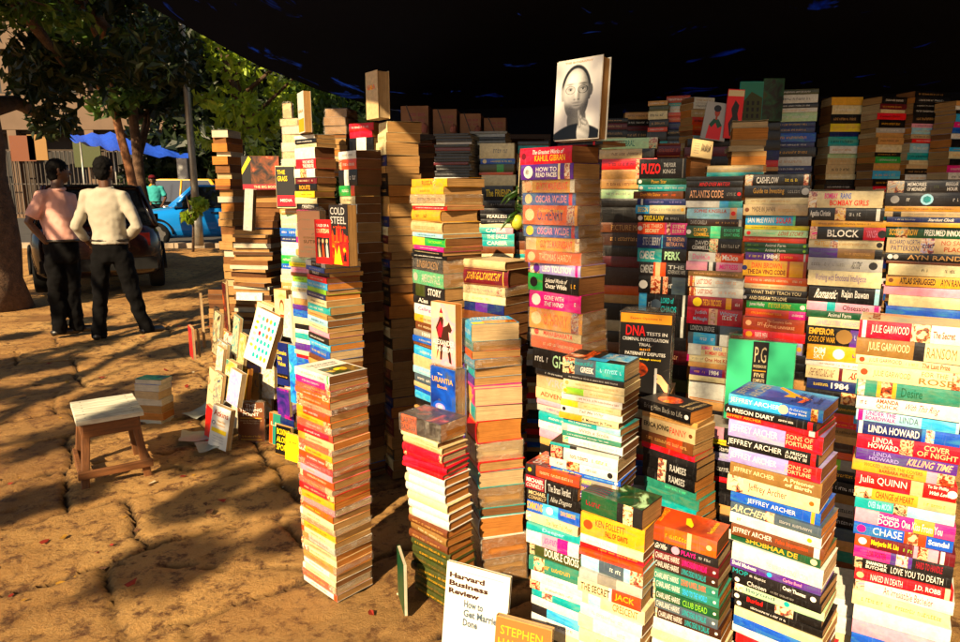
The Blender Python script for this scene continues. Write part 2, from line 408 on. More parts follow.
def stack(desc, C, ybot, books, ax=None, bx=None, yaw=None, Y=None, L=.178, W=.11, spine='L', cxb=None, vis=1.0, tone='tan', jit=1.0,
          fill=True, fillto=0.0, group=None, top=None, topart=None, cols=None, extra=None, size_j=.0):
    if Y is None: Y, yaw = solve_stack(C, ax, bx, L, W, yaw)
    r = random.Random(int(C[0]*10)+int(C[1])*7)
    t = math.radians(yaw); u = Vector((math.cos(t), -math.sin(t), 0)); v = Vector((math.sin(t), math.cos(t), 0))
    cxb = cxb if cxb is not None else C[0] + (480-C[0])*(ybot-C[1])/3670.
    tot = sum(float(b.split()[0]) for b in books); sc = (ybot-C[1])/tot
    def pos(py):
        k = (py-C[1])/(ybot-C[1]); px = C[0]+(cxb-C[0])*k
        return at(px, py, Y)
    py = C[1]; ws = [480]; n = len(books); z_under = pos(ybot).z
    if abs(z_under - fillto) < .06 and fill: z_under = fillto
    FOOT.append((desc, round(Y, 2), round(yaw, 1), [round(q, 2) for q in pos(C[1])], round(z_under, 2)))
    ztop0 = pos(C[1]).z; zb0 = pos(ybot).z; k_fix = (ztop0-z_under)/(ztop0-zb0)
    def place(zt, zb, P, o, i, vis_, label, indiv_ok=True):
        T = (zt-zb)-.0004
        Lb, Wb = (L, W) if spine in 'LB' else (W, L)
        s = 1+r.uniform(-1, 1)*size_j
        Lb *= s; Wb *= s
        Lb *= 1-abs(r.gauss(0, .010))*jit; Wb *= 1-abs(r.gauss(0, .025))*jit
        if spine == 'L': o3, x, y = P - u*L, u, v
        elif spine == 'R': o3, x, y = P.copy(), v, -u
        elif spine == 'B': o3, x, y = P + v*W, -u, -v
        else: o3, x, y = P - u*L + v*W, -v, u
        a = math.radians(r.gauss(0, 2.0)*jit)
        Rz = Matrix.Rotation(a, 3, 'Z'); x2 = Rz @ x; y2 = Rz @ y
        o3 = o3 + x*(r.gauss(0, .0032)*jit + (o['dx'] or 0)) + y*r.gauss(0, .0032)*jit
        o3 = o3 - (Rz @ (x*Lb/2+y*Wb/2)) + (x*Lb/2+y*Wb/2)
        o3.z = zb
        M = Matrix(((x2.x, y2.x, 0, o3.x), (x2.y, y2.y, 0, o3.y), (0, 0, 1, o3.z), (0, 0, 0, 1)))
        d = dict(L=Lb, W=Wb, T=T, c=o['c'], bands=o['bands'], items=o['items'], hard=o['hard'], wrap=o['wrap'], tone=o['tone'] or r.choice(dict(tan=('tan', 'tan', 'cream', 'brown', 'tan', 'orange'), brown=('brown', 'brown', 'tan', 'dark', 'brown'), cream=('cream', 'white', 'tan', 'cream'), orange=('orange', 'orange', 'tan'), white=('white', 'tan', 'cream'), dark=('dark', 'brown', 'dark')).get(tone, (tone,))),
                 seed=r.randrange(10**6), M=M, label=label, group=group or 'books piled in ' + desc, extra=None)
        return d
    for i, b in enumerate(books):
        o = parse(b); y1 = py + o['T']*sc
        zt = ztop0-(ztop0-pos(py).z)*k_fix; zb = ztop0-(ztop0-pos(y1).z)*k_fix; P = pos((py+y1)/2)
        cw = WORD.get(o['c'], o['c'])
        lab = f"{cw} {'hardback' if o['hard'] else 'paperback'}, {ordn(i, n)} {desc}"
        d = place(zt, zb, P, o, i, vis, lab)
        if i == 0: d['top'] = top; d['topart'] = topart; d['curl'] = 0 if (o['hard'] or topart) else .006
        elif not o['hard'] and r.random() < .25: d['curl'] = .0015
        if i == 0 and extra: d['extra'] = extra
        w = 650*(L*math.cos(t)+W*math.sin(t))/Y*vis
        PEND.append((w*max(2, min(y1, 642)-py) if py < 640 else 0, d)); py = y1
    if fill:
        z = z_under; P = pos(ybot); cc = cols or ['white', 'black', 'cream', 'blue', 'red', 'tan', 'brown', 'teal', 'grey', 'purple']
        P.z = 0
        while z > fillto+.012:
            T = min(r.uniform(.018, .036), z-fillto)
            o = dict(c=r.choice(cc), bands=[], items=[], hard=False, wrap=False, tone=None, dx=None)
            d = place(z, z-T, P.copy(), o, 0, 0, '')
            PEND.append((0, d)); z -= T
    return Y, yaw

def standing(P0, W, H, T, yaw, c, tilt=0, roll=0, Y=None, art=None, tone='cream', hard=False, wrap=False, label='', group=None, bands=[], name=None, cm=None, items=[], area=900, up_extra=0):
    """front cover towards the viewer; P0 = lower left front corner (view x, view y), distance Y"""
    p = at(P0[0], P0[1], Y) if Y is not None else P0
    t = math.radians(yaw)
    r = Vector((math.cos(t), -math.sin(t), 0)); away = Vector((math.sin(t), math.cos(t), 0))
    k = math.radians(tilt); up = Vector((0, 0, 1))*math.cos(k) + away*math.sin(k); aw = away*math.cos(k) - Vector((0, 0, 1))*math.sin(k)
    if roll:
        q = Matrix.Rotation(math.radians(roll), 3, aw); up = q @ up; r = q @ r
    M = Matrix(((up.x, r.x, aw.x, p.x), (up.y, r.y, aw.y, p.y), (up.z, r.z, aw.z, p.z), (0, 0, 0, 1)))
    def topart(mb, L_, W_, T_):
        if art:
            def face(s, t, e=.0004): return (t*L_, s*W_, -e)
            art(mb, face, L_, W_)
    d = dict(L=H, W=W, T=T, c=c, bands=list(bands), items=list(items), hard=hard, wrap=wrap, tone=tone, seed=random.randrange(10**6), M=M, label=label,
             group=group or 'books stood upright to show their covers', top=None, topart=topart, extra=None)
    PEND.append((1e6, d))
# flat artwork helpers in the unit square of a cover (s to the right, t upward)
def a_rect(mb, face, s0, s1, t0, t1, c, e=.0004, m=None):
    mb.add([face(s0, t0, e), face(s0, t1, e), face(s1, t1, e), face(s1, t0, e)], [(0, 1, 2, 3)], m or ink(c))
def a_poly(mb, face, pts, c, e=.0006, m=None):
    mb.add([face(s, t, e) for s, t in pts], [tuple(range(len(pts)))], m or ink(c))
def a_disc(mb, face, sc, tc, rs, rt, c, e=.0006, m=None, n=20):
    a_poly(mb, face, [(sc+rs*math.cos(2*math.pi*k/n), tc+rt*math.sin(2*math.pi*k/n)) for k in range(n)], c, e, m)
def a_text(mb, face, s0, s1, t0, t1, c, txt, e=.0012, fit=True, bold=.012):
    v, f, asp = glyphs(txt, bold)
    mb.add([face(s0+a*(s1-s0), t0+b*(t1-t0), e) for a, b in v], f, ink(c))
def top_face(L, W, T):
    def face(s, t, e=.0004): return ((1-t)*L, s*W, T+e)
    return face
# ------------------------------------------------------------------ the stacks
# S1: tall front stack of orange spines
def s1_top(mb, L, W, T):
    f = top_face(L, W, T)
    a_rect(mb, f, .02, .98, .03, .97, 'white')
    a_rect(mb, f, .16, .95, .05, .52, 'x', .0006, art_mat('saint', [(.3, 'darkgreen'), (.48, 'black'), (.6, 'bronze'), (.7, 'yellow')], 22))
    a_disc(mb, f, .55, .30, .15, .10, 'yellow', .001); a_disc(mb, f, .60, .26, .08, .07, 'gold', .0013); a_disc(mb, f, .5, .18, .16, .08, 'olive', .0011)
    a_text(mb, f, .12, .85, .74, .82, 'black', 'THE COLLECTED'); a_text(mb, f, .2, .8, .62, .69, 'grey', 'STORIES')
B1 = ['13 white|g .1 .85 grey|b .93 .97 green', '9 magenta|b .88 1 pink|g .2 .7 white', '9 flame|b 0 .12 amber|g .2 .9 yellow', '9.5 orange|g .15 .9 yellow', '9 red|b 0 .3 flame|g .3 .8 yellow',
 '10 orange|g .1 .9 amber', '9 flame|g .2 .9 yellow', '9.5 orange|b .8 1 red|g .1 .75 yellow', '9 amber|g .1 .9 flame', '9 flame|g .15 .85 yellow', '9 orange|g .1 .9 yellow',
 '9.5 red|g .2 .8 amber', '9 flame|g .1 .9 yellow', '9 pink|b .6 1 flame|g .1 .5 magenta', '9.5 red|g .1 .9 amber', '9 flame|g .2 .8 cream', '9 cream|g .1 .9 orange', '9.5 white|g .15 .8 amber',
 '9 amber|g .1 .9 white', '9 cream|g .1 .85 red', '9 white|g .1 .9 yellow', '9 yellow|g .1 .9 white', '9 white|g .2 .8 amber', '10 white|g .1 .9 silver']
_r = random.Random(2); B1 = ['9 white|g .1 .85 grey|b .93 .97 green', '7 magenta|b .88 1 pink|g .2 .7 white']
for _k in range(32):
    _c = (('flame', 'orange', 'orange', 'peach', 'flame', 'amber', 'orange', 'red', 'peach', 'orange', 'amber', 'flame', 'red', 'pink', 'flame', 'orange', 'red', 'amber', 'pink', 'orange', 'cream', 'peach', 'amber', 'cream', 'white', 'peach', 'cream', 'amber', 'white', 'cream', 'orange', 'white'))[_k]
    _t = _r.choice(['yellow', 'cream', 'white', 'amber']) if _c in ('flame', 'orange', 'red', 'pink') else _r.choice(['orange', 'flame', 'rust'])
    B1.append(f"{_r.uniform(5.4, 8):.1f} {_c} w|b {_r.choice(['0 .08', '.8 1', '.9 1', '.0 .2'])} {_r.choice(['cream', 'amber', 'flame', 'white'])}|g .{_r.randint(14, 26)} .{_r.randint(60, 88)} {_t}".replace(' w|', ' w|' if _k % 3 == 0 else '|'))
stack('the tall front stack with orange spines', (329.6, 377), 600, B1, ax=295, bx=367, Y=2.12, yaw=43, L=.208, W=.158, cxb=337, tone='tan', topart=s1_top, jit=.55)
# M1: stack under the fiery thriller
BM1 = ['6 white|b .3 .8 black|g .35 .75 white', '5 blue|g .2 .8 white', '5 black|T .1 .6 white TRUST', '6 red|g .2 .8 white', '7 sky|g .1 .9 white', '5 lime', '6 navy|g .1 .9 white', '7 cream|g .2 .9 black',
 '8 teal|g .1 .7 white', '6 tan|g .1 .9 brown', '7 paleblue|g .2 .8 navy', '6 cream|g .1 .8 grey', '6 pink|g .2 .7 white', '7 black|g .1 .8 white', '7 sky|g .1 .9 white', '9 blue|g .1 .8 yellow', '5 brown', '6 tan']
stack('the stack below the fiery thriller', (325, 263), 372, BM1, Y=2.62, yaw=54, L=.205, W=.155, vis=.9, tone='tan')
# L5, L6: tall coloured stacks at the back left
BL5 = ['3 white', '4 black|g .1 .8 white', '3 cream|g .2 .9 red', '9 white', '8 red|t .35 .9 .68 .34 white WHO MOVED|t .35 .9 .28 .34 white THE BRIDGE', '7 white|b .3 .45 yellow|b .45 .6 black', '5 maroon|g .1 .8 cream', '6 black|T .2 .7 amber ROUTE',
 '5 yellow|g .3 .9 black', '5 cream', '5 black|T .2 .8 white CREATION', '5 magenta|g .2 .9 white', '6 sky|g .1 .9 white', '6 silver|g .2 .8 black', '5 beige|g .2 .8 grey', '5 pink|b 0 .3 magenta', '5 white|g .2 .8 black', '5 tan']
stack('the tall coloured stack behind the pale sutra book', (316, 134), 257, BL5, Y=3.35, yaw=41.5, L=.178, W=.12, cxb=317, tone='brown', vis=.75)
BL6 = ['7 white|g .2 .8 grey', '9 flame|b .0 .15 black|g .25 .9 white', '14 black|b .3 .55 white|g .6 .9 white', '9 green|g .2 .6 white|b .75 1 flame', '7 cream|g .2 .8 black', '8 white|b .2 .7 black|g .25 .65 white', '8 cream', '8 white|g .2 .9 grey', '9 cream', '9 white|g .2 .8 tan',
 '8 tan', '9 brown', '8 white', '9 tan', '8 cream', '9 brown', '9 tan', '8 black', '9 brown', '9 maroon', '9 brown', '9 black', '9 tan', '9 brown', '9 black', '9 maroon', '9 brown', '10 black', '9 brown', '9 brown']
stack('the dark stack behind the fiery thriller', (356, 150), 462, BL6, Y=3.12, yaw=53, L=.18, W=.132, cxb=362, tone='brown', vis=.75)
def pages(n, px, cs=('brown', 'black', 'maroon', 'tan', 'navy', 'cream'), seed=3, fl=''):
    r = random.Random(seed); return [f"{px*r.uniform(.7, 1.35):.1f} {r.choice(cs)}{fl}|g .1 .8 tan" for _ in range(n)]
stack('the tallest dark column of page ends', (386, 121), 478, pages(36, 10, seed=5), Y=3.15, yaw=64, L=.12, W=.17, cxb=394, spine='L', tone='tan', vis=.6)
# C1
BC1 = ['8.7 amber ptan|b .62 .68 gold|T .3 .6 rust RUSSIA', '8 gold ptan|g .3 .6 rust', '9.4 beige w ptan|g .2 .9 brown', '2.6 cream ptan|g .2 .9 red', '4.4 red ptan|g .1 .9 white', '12.4 gold h ptan|g .18 .28 brown|g .45 .55 brown', '12.2 beige h ptan|g .1 .8 tan',
 '4.4 paleblue ptan|g .2 .8 navy', '9.2 yellow pbrown|b .38 1 green|t .5 .9 .5 .3 lime DICTIONARY', '4.8 magenta pbrown|g .2 .8 white', '4 black ptan|g .1 .9 cream', '4.3 black pdark|g .1 .9 white', '14 charcoal w ptan|T .15 .85 tan UNBROKEN', '15 mint w ptan|o .1 .3 white|T .3 .9 white AMERICAN TALES',
 '13 charcoal|b .1 .4 olive|T .5 .9 white STORY', '8 charcoal|T .0 .6 white Alas', '12 white|t .1 .9 .5 .4 magenta Calling Cards', '8 beige|b 0 .3 gold|g .2 .8 brown', '9 brown|g .1 .9 cream', '6.5 grey|T .1 .7 white 1000', '6.5 blue|g .2 .8 cream', '4 brown|g .2 .8 tan', '10 sky|g .2 .8 white',
 '12 peach', '7.6 paleblue|g .2 .8 white', '10 slate|g .1 .9 white', '5.4 beige', '4 blue', '8 sky', '9 black', '9 tan']
stack('the yellow-topped stack behind the horseman novel', (444, 178), 428, BC1, Y=2.55, yaw=53.5, L=.238, W=.185, cxb=446, tone='tan', vis=.85)
# C2
def c2_top(mb, L, W, T):
    f = top_face(L, W, T); a_rect(mb, f, .02, .98, .02, .98, 'black', m=art_mat('ember', [(.35, 'black'), (.5, 'darkbrown'), (.62, 'rust'), (.7, 'orange')], 12))
BC2 = ['18.7 black w|b .03 .42 orange|t .04 .41 .7 .36 black LARSEN|t .04 .41 .28 .36 black BAZAAR', '6 cream h pbrown|b .02 .25 palegreen|g .4 .9 tan', '7 beige h ptan|g .3 .9 tan', '9 crimson h pcream|b .02 .1 wine|b .93 1 wine|g .3 .8 maroon', '5.5 red h pcream|b .02 .08 wine|g .2 .6 maroon', '6 crimson h ptan|g .2 .8 maroon', '5 red h pcream|g .2 .8 maroon',
 '9 white h porange', '9 white h porange|b .0 .1 cream', '10 white h porange', '9 cream h porange', '9 white h porange', '9 white h porange|b 0 .08 beige',
 '8.5 brown h porange|g .1 .9 tan', '8.5 bronze h porange|g .2 .9 cream', '8.5 brown h porange|g .1 .8 tan', '8.5 olive h porange|g .1 .9 gold', '9 olive h porange|g .2 .8 gold', '8.5 olive h porange|g .1 .9 bronze', '8.5 olive h porange|b .05 .15 black|g .2 .9 gold', '8.5 olive h porange|g .1 .8 gold', '9 olive h porange|g .1 .8 bronze', '8 olive h porange|g .1 .8 gold']
stack('the stack of red, white and olive sets', (440, 426), 611, BC2, Y=2.06, yaw=43, L=.195, W=.125, cxb=453, tone='orange', topart=c2_top)
# C3
BC3 = ['9 beige h pbrown', '18 maroon h pbrown|b .88 .9 gold|T .06 .82 gold JOHN GALSWORTHY', '9 cream w ptan|b .8 .92 grey|g .1 .7 grey', '9 cream pbrown|g .2 .7 tan', '10 navy pbrown|b .3 .6 purple', '12 brown pbrown', '11 maroon pbrown', '12 black pbrown']
stack('the short stack around the maroon gold-lettered classic', (506, 262), 350, BC3, Y=2.46, yaw=40.5, L=.212, W=.15, tone='brown', vis=.7)
# C4
def c4_top(mb, L, W, T):
    f = top_face(L, W, T)
    a_rect(mb, f, .02, .98, .02, .98, 'sky'); a_rect(mb, f, .05, .95, .02, .3, 'yellow', .0007)
    a_rect(mb, f, .3, .98, .05, .45, 'x', .0009, art_mat('city', [(.35, 'darkbrown'), (.47, 'orange'), (.55, 'gold'), (.66, 'maroon')], 40))
    a_text(mb, f, .1, .9, .55, .7, 'white', 'LIVING LIKE'); a_text(mb, f, .1, .9, .75, .9, 'white', 'SULTANS')
BC4 = ['17 sky pcream|g .1 .9 white', '9.3 teal w ptan|g .1 .9 white', '7.5 orange ptan', '9 sky w ptan|g .1 .9 white', '10 paleblue ptan|b .4 1 teal', '8 purple ptan', '2.5 magenta pcream', '17 magenta pcream|b .3 .7 gold|g .1 .9 yellow', '15 cream pcream|b .5 1 teal', '22 red h porange', '18 cream w pcream|b .4 .6 tan', '10 red h ptan', '16 teal h pcream', '20 cream w ptan',
 '9 teal h pbrown', '20 white h porange', '20 white w porange|g .1 .9 grey', '16 peach w ptan|b .2 .5 teal', '10 beige w ptan']
stack('the page-side stack topped by the city guide', (472, 325), 592, BC4, Y=2.22, yaw=73.5, L=.135, W=.178, cxb=482, spine='L', tone='tan', topart=c4_top)
# C5
BC5 = ['17.5 crimson pbrown|t .25 .85 .72 .26 white The Greatest Works of|t .3 .88 .35 .36 yellow KAHLIL GIBRAN|o .08 .2 maroon', '16 purple ptan|b .72 .76 cream|b .84 .94 white|o .15 .42 white|o .13 .2 black|t .3 .7 .66 .3 white HOW TO|t .3 .7 .3 .3 white READ FACES', '13.5 gold w ptan|b .0 .2 cream|o .12 .38 peach|b .92 1 white|T .28 .88 red GUY DE MAUPASSANT', '13 blue w ptan|o .12 .4 cream|b .88 .94 red|T .26 .84 pink OSCAR WILDE',
 '20 orange w ptan|b .82 .95 blue|b .95 1 amber|o .13 .32 cream|t .3 .76 .75 .2 gold Selected Stories|T .28 .76 navy O. HENRY', '13 blue w ptan|o .12 .4 yellow|b .88 .94 red|T .26 .84 pink OSCAR WILDE', '14 gold w ptan|b .0 .2 cream|o .12 .38 peach|b .92 1 white|T .28 .88 red GUY DE MAUPASSANT', '13 orange w ptan|o .12 .38 cream|T .26 .84 cream THOMAS HARDY',
 '11.5 lilac ptan|b .0 .2 white|o .14 .4 purple|b .9 .95 magenta|T .26 .84 white LEO TOLSTOY', '18 black pbrown|b 0 .3 green|o .12 .3 black|t .36 .78 .68 .24 white Selected Works of|t .36 .78 .36 .28 white Oscar Wilde|g .86 .94 gold', '18 magenta pbrown|o .14 .34 white|t .3 .68 .67 .26 white GONE WITH|t .3 .68 .32 .26 white THE WIND|g .88 .92 white', '21 amber w ptan|b .8 .94 blue|o .14 .32 cream|T .28 .74 orange O. HENRY',
 '9 cream w ptan|o .12 .36 red|T .26 .84 red MAHABHARATA', '12 orange w ptan|g .25 .9 cream', '22 black pbrown|g .05 .3 white|T .4 .95 palegreen GHOST', '6 charcoal|g .2 .8 white', '14 beige|T .2 .8 silver VIRGIN', '12 peach|t .1 .9 .5 .4 rust ADVENTURES', '5 pink', '8 silver|g .2 .8 magenta', '9 teal|g .2 .8 white', '9 white|g .2 .8 teal', '9 pink', '8 tan', '10 black']
stack('the wrapped classics tower under the portrait book', (573.3, 145), 470, BC5, Y=1.92, yaw=45, L=.2, W=.125, cxb=591, tone='brown', jit=.9)
# C6 and neighbours
BC6 = ['17 cream|g .4 .8 grey', '6 blue|o .12 .4 cream|g .3 .9 yellow', '9 olive|b .5 .7 green', '3 orange', '12 cream', '16 black|t .2 .95 .5 .5 yellow The FRIEND', '9 black|g .3 .9 grey', '6 charcoal', '6 black|T .2 .8 white FEARLESS', '5 charcoal|g .2 .8 silver', '4 cream', '7 teal|b .5 1 pink|T .2 .8 white CAREER', '7 teal|T .2 .8 white THE EAGLE', '7 teal|T .2 .8 white CAREER', '8 brown', '9 cream', '9 black']
stack('the taped bundle beside the hanging lemon', (515, 143), 270, BC6, Y=3.3, yaw=8, L=.168, W=.12, vis=.8)
BC6b = ['4 charcoal', '7 teal|g .1 .9 white', '8 tan', '7 cream', '4 amber', '9 black', '8 olive', '8 charcoal', '9 black', '8 cream', '9 maroon', '8 black', '8 brown']
stack('the pile just right of the hanging lemon', (548, 141), 250, BC6b, Y=3.35, yaw=8, L=.15, W=.12, vis=.4)
stack('the black magazine pile behind the yellow-topped stack', (470, 133), 200, [f"{2.4+.6*(i%3)} {c} pwhite" for i, c in enumerate('black charcoal black silver black maroon black black charcoal black maroon black charcoal black black silver black black black black charcoal black black'.split())], Y=3.25, yaw=12, L=.172, W=.22, vis=.7, tone='white')
stack('the grey magazine pile behind the taped bundle', (506, 131), 180, [f"{2.2+.5*(i%3)} {c} pwhite" for i, c in enumerate('grey silver charcoal grey cream grey charcoal silver grey grey charcoal silver grey black grey silver'.split())], Y=3.7, yaw=10, L=.2, W=.25, vis=.5, tone='white')
stack('the brown pages pile under a red and grey cover', (434, 140), 200, ['4 silver|b 0 .4 red', '3 flame']+pages(8, 7, seed=9), Y=3.45, yaw=18, L=.155, W=.2, tone='dark', spine='B', vis=.8)
# right-hand stacks
def art_r1(mb, L, W, T):
    f = top_face(L, W, T); a_rect(mb, f, .01, .99, .01, .99, 'x', .0003, art_mat('ocean', [(.3, 'navy'), (.45, 'blue'), (.58, 'sky'), (.7, 'paleblue')], 7, .6))
    a_poly(mb, f, [(.45, .25), (.62, .45), (.9, .62), (.98, .60), (.7, .40), (.52, .2)], 'amber', .0006)
    a_poly(mb, f, [(.40, .48), (.6, .46), (.62, .40), (.44, .36)], 'gold', .0008); a_poly(mb, f, [(.2, .30), (.46, .27), (.5, .22), (.22, .24)], 'orange', .0008)
    a_text(mb, f, .06, .95, .84, .95, 'silver', 'JEFFREY'); a_text(mb, f, .06, .95, .70, .81, 'silver', 'ARCHER')
    a_text(mb, f, .2, .8, .30, .37, 'navy', 'To Cut a'); a_text(mb, f, .1, .8, .19, .27, 'navy', 'Long Story'); a_text(mb, f, .3, .7, .09, .16, 'navy', 'Short')
BR1 = ['14 blue pbrown|b .0 .58 sky|t .02 .56 .5 .5 white JEFFREY ARCHER|o .6 .4 cream|t .66 .84 .62 .24 white To Cut a Long|t .66 .84 .32 .24 white Story Short|b .88 .95 yellow', '9 black pbrown|T .02 .56 white A PRISON DIARY|g .6 .76 white|b .91 .96 red', '8 red pbrown|T .0 .4 amber JEFFREY ARCHER|g .58 .8 crimson|b .91 .97 white',
 '20 lilac pbrown|b .62 1 red|t .02 .54 .5 .55 white JEFFREY ARCHER|t .63 .9 .68 .27 peach SONS OF|t .63 .9 .33 .27 peach FORTUNE|b .92 .97 crimson', '14.5 black ptan|T .02 .62 white JEFFREY ARCHER|t .66 .88 .68 .26 white A PRISON|t .66 .88 .34 .26 white DIARY III|b .92 .97 red', '17 lilac pbrown|b .66 1 red|t .02 .54 .5 .55 white JEFFREY ARCHER|t .63 .9 .68 .27 peach SONS OF|t .63 .9 .33 .27 peach FORTUNE',
 '17 bronze pbrown|t .04 .5 .5 .4 cream JEFFREY ARCHER|t .6 .92 .68 .26 cream A Prisoner|t .62 .9 .34 .26 cream of Birth', '19 cream pbrown|b .04 .18 silver|T .24 .66 red Jeffrey Archer|o .92 .14 orange', '14 blue pbrown|t .2 .74 .4 .5 white JEFFREY ARCHER|b .9 .94 amber', '12 slate porange|b .4 .5 silver|t .02 .42 .5 .7 cream ARCHER|g .56 .9 silver', '13 white porange|g .05 .12 gold|o .88 .2 amber',
 '13 brown porange|T .02 .46 white JEFFREY ARCHER|t .5 .84 .5 .45 flame False Impression|b .9 .96 white', '10.5 darkgreen porange|T .18 .76 gold SHOBHAA DE|o .93 .34 cream', '21 white pcream|t .4 .85 .3 .3 teal THE WORLD OF SCIENCE FICTION', '9.5 purple pwhite|t .02 .3 .6 .5 white Sheld Madness|o .45 .3 sky|t .6 .8 .5 .4 pink Carlos Bond', '10 charcoal ptan|T .02 .2 teal MOP|g .22 .4 white|T .6 .85 white Craig Thomas|o .93 .3 white',
 '9.5 black ptan|o .06 .3 white|T .18 .4 white Chosen|g .45 .7 grey', '10 palegreen pcream|b 0 .1 white|T .1 .5 slate Beyond|o .6 .3 teal', '9.5 black ptan|o .06 .3 white|T .18 .36 red Buried|b .5 .7 silver', '9 black ptan|o .06 .3 white|g .2 .6 white', '11 cream', '12 blue', '11 white', '12 red', '12 black']
stack('the front stack under the blue and gold novel', (820.5, 411.6), 690, BR1, Y=1.2, yaw=41, L=.178, W=.118, cxb=822, tone='brown', topart=art_r1, jit=.75)
def art_r2(mb, L, W, T):
    f = top_face(L, W, T); a_rect(mb, f, .01, .99, .01, .99, 'x', .0003, art_mat('bouquet', [(.3, 'silver'), (.5, 'cream'), (.6, 'peach'), (.68, 'orange'), (.76, 'olive')], 9, .8))
    a_text(mb, f, .15, .85, .80, .92, 'rust', 'Garwood')
BR2 = ['19.5 white ptan|b 0 .5 crimson|b .5 .58 silver|b .58 .68 cream|b .03 .07 white|T .12 .48 white JULIE GARWOOD|t .7 .9 .5 .4 rust The Secret', '20 bronze ptan|b .56 .66 charcoal|b .66 1 cream|T .12 .52 cream JULIE GARWOOD|T .68 .95 bronze RANSOM', '9.5 cream ptan|o .06 .3 rust|T .13 .45 red JULIE GARWOOD|g .48 .6 tan|T .64 .9 rust The Last Prize', '18 cream ptan|o .07 .2 rust|t .16 .52 .45 .45 bronze JULIE GARWOOD|t .62 .86 .75 .28 bronze FOR THE|t .6 .92 .32 .38 bronze ROSE|b .9 1 cream',
 '17 seagreen ptan|b .02 .09 white|b .21 .4 gold|b .25 .36 rust|T .45 .65 darkgreen Desire', '16 white ptan|g .04 .1 red|t .2 .42 .7 .3 rust AMANDA|t .2 .42 .33 .3 rust QUICK|T .48 .8 red With This Ring', '13.5 paleblue ptan|b .02 .07 magenta|t .1 .4 .7 .34 magenta UNDER THE|t .1 .4 .3 .34 magenta BOARDWALK|t .44 .62 .5 .5 slate LINDA|b .65 .97 sky', '14 navy ptan|b .02 .06 white|b .64 1 blue|T .12 .62 white LINDA HOWARD|b .68 .76 sky',
 '17 crimson ptan|b .43 .56 red|t .16 .36 .7 .34 white LINDA|t .12 .42 .3 .34 white HOWARD|t .66 .9 .7 .34 peach COVER|t .6 .98 .3 .34 peach OF NIGHT', '13 lilac ptan|b .0 1 purple|t .18 .36 .7 .34 lilac LINDA|t .14 .44 .3 .34 lilac HOWARD|T .53 .95 peach KILLING TIME', '12.5 gold ptan|b .74 .84 pink|b .84 1 crimson|t .12 .7 .68 .3 rust WICKED UNDER THE COVERS|t .28 .62 .3 .3 red BARBARA PIERCE', '17 red ptan|b .56 .68 peach|T .04 .52 white Julia QUINN|t .72 .92 .75 .24 white To Sir Phillip|t .74 .94 .4 .24 white With Love|o .96 .25 white', '12.5 gold ptan|b 0 .18 cream|b .64 1 beige|T .22 .6 rust CHANGE of HEART|g .7 .9 gold',
 '12.5 teal ptan|b .54 1 paleblue|b .4 .54 charcoal|T .14 .38 paleblue OVER the MOON', '15 magenta ptan|b .0 .25 pink|b .6 .8 gold|t .24 .45 .75 .26 white Christina|t .24 .46 .35 .42 white DODD|T .48 .88 white One Kiss From You', '14 blue ptan|b .52 .74 rust|b .56 .66 peach|o .08 .3 magenta|T .2 .5 white CHASE|t .76 .96 .5 .4 white Scandal', '13 maroon ptan|b 0 .16 flame|o .08 .3 white|b .6 .84 pink|b .64 .74 crimson|T .17 .45 yellow Marjorie M. Liu|g .5 .58 lime|b .86 .9 white', '13 magenta ptan|b .38 .6 purple|b .44 .56 lilac|b .6 1 charcoal|t .14 .34 .5 .5 maroon LORI FOSTER|T .64 .9 wine HARD TO HANDLE',
 '12 black ptan|b .02 .1 charcoal|t .14 .36 .7 .3 white SHANNON K.|t .14 .36 .32 .3 white BUTCHER|T .4 .92 white LOVE YOU TO DEATH', '11.5 red ptan|o .06 .3 peach|T .17 .5 white NAKED IN DEATH|T .62 .88 white J.D. ROBB|b .92 .97 cream', '14 white ptan|b 0 .1 pink|T .3 .8 red An Irresistible Bachelor', '16 cream ptan|g .1 .9 tan', '16 white', '15 pink', '16 blue', '16 cream']
stack('the tall stack of romances at the far right', (966, 328), 690, BR2, Y=1.24, yaw=31, L=.178, W=.112, cxb=948, tone='tan', topart=art_r2, jit=.7)
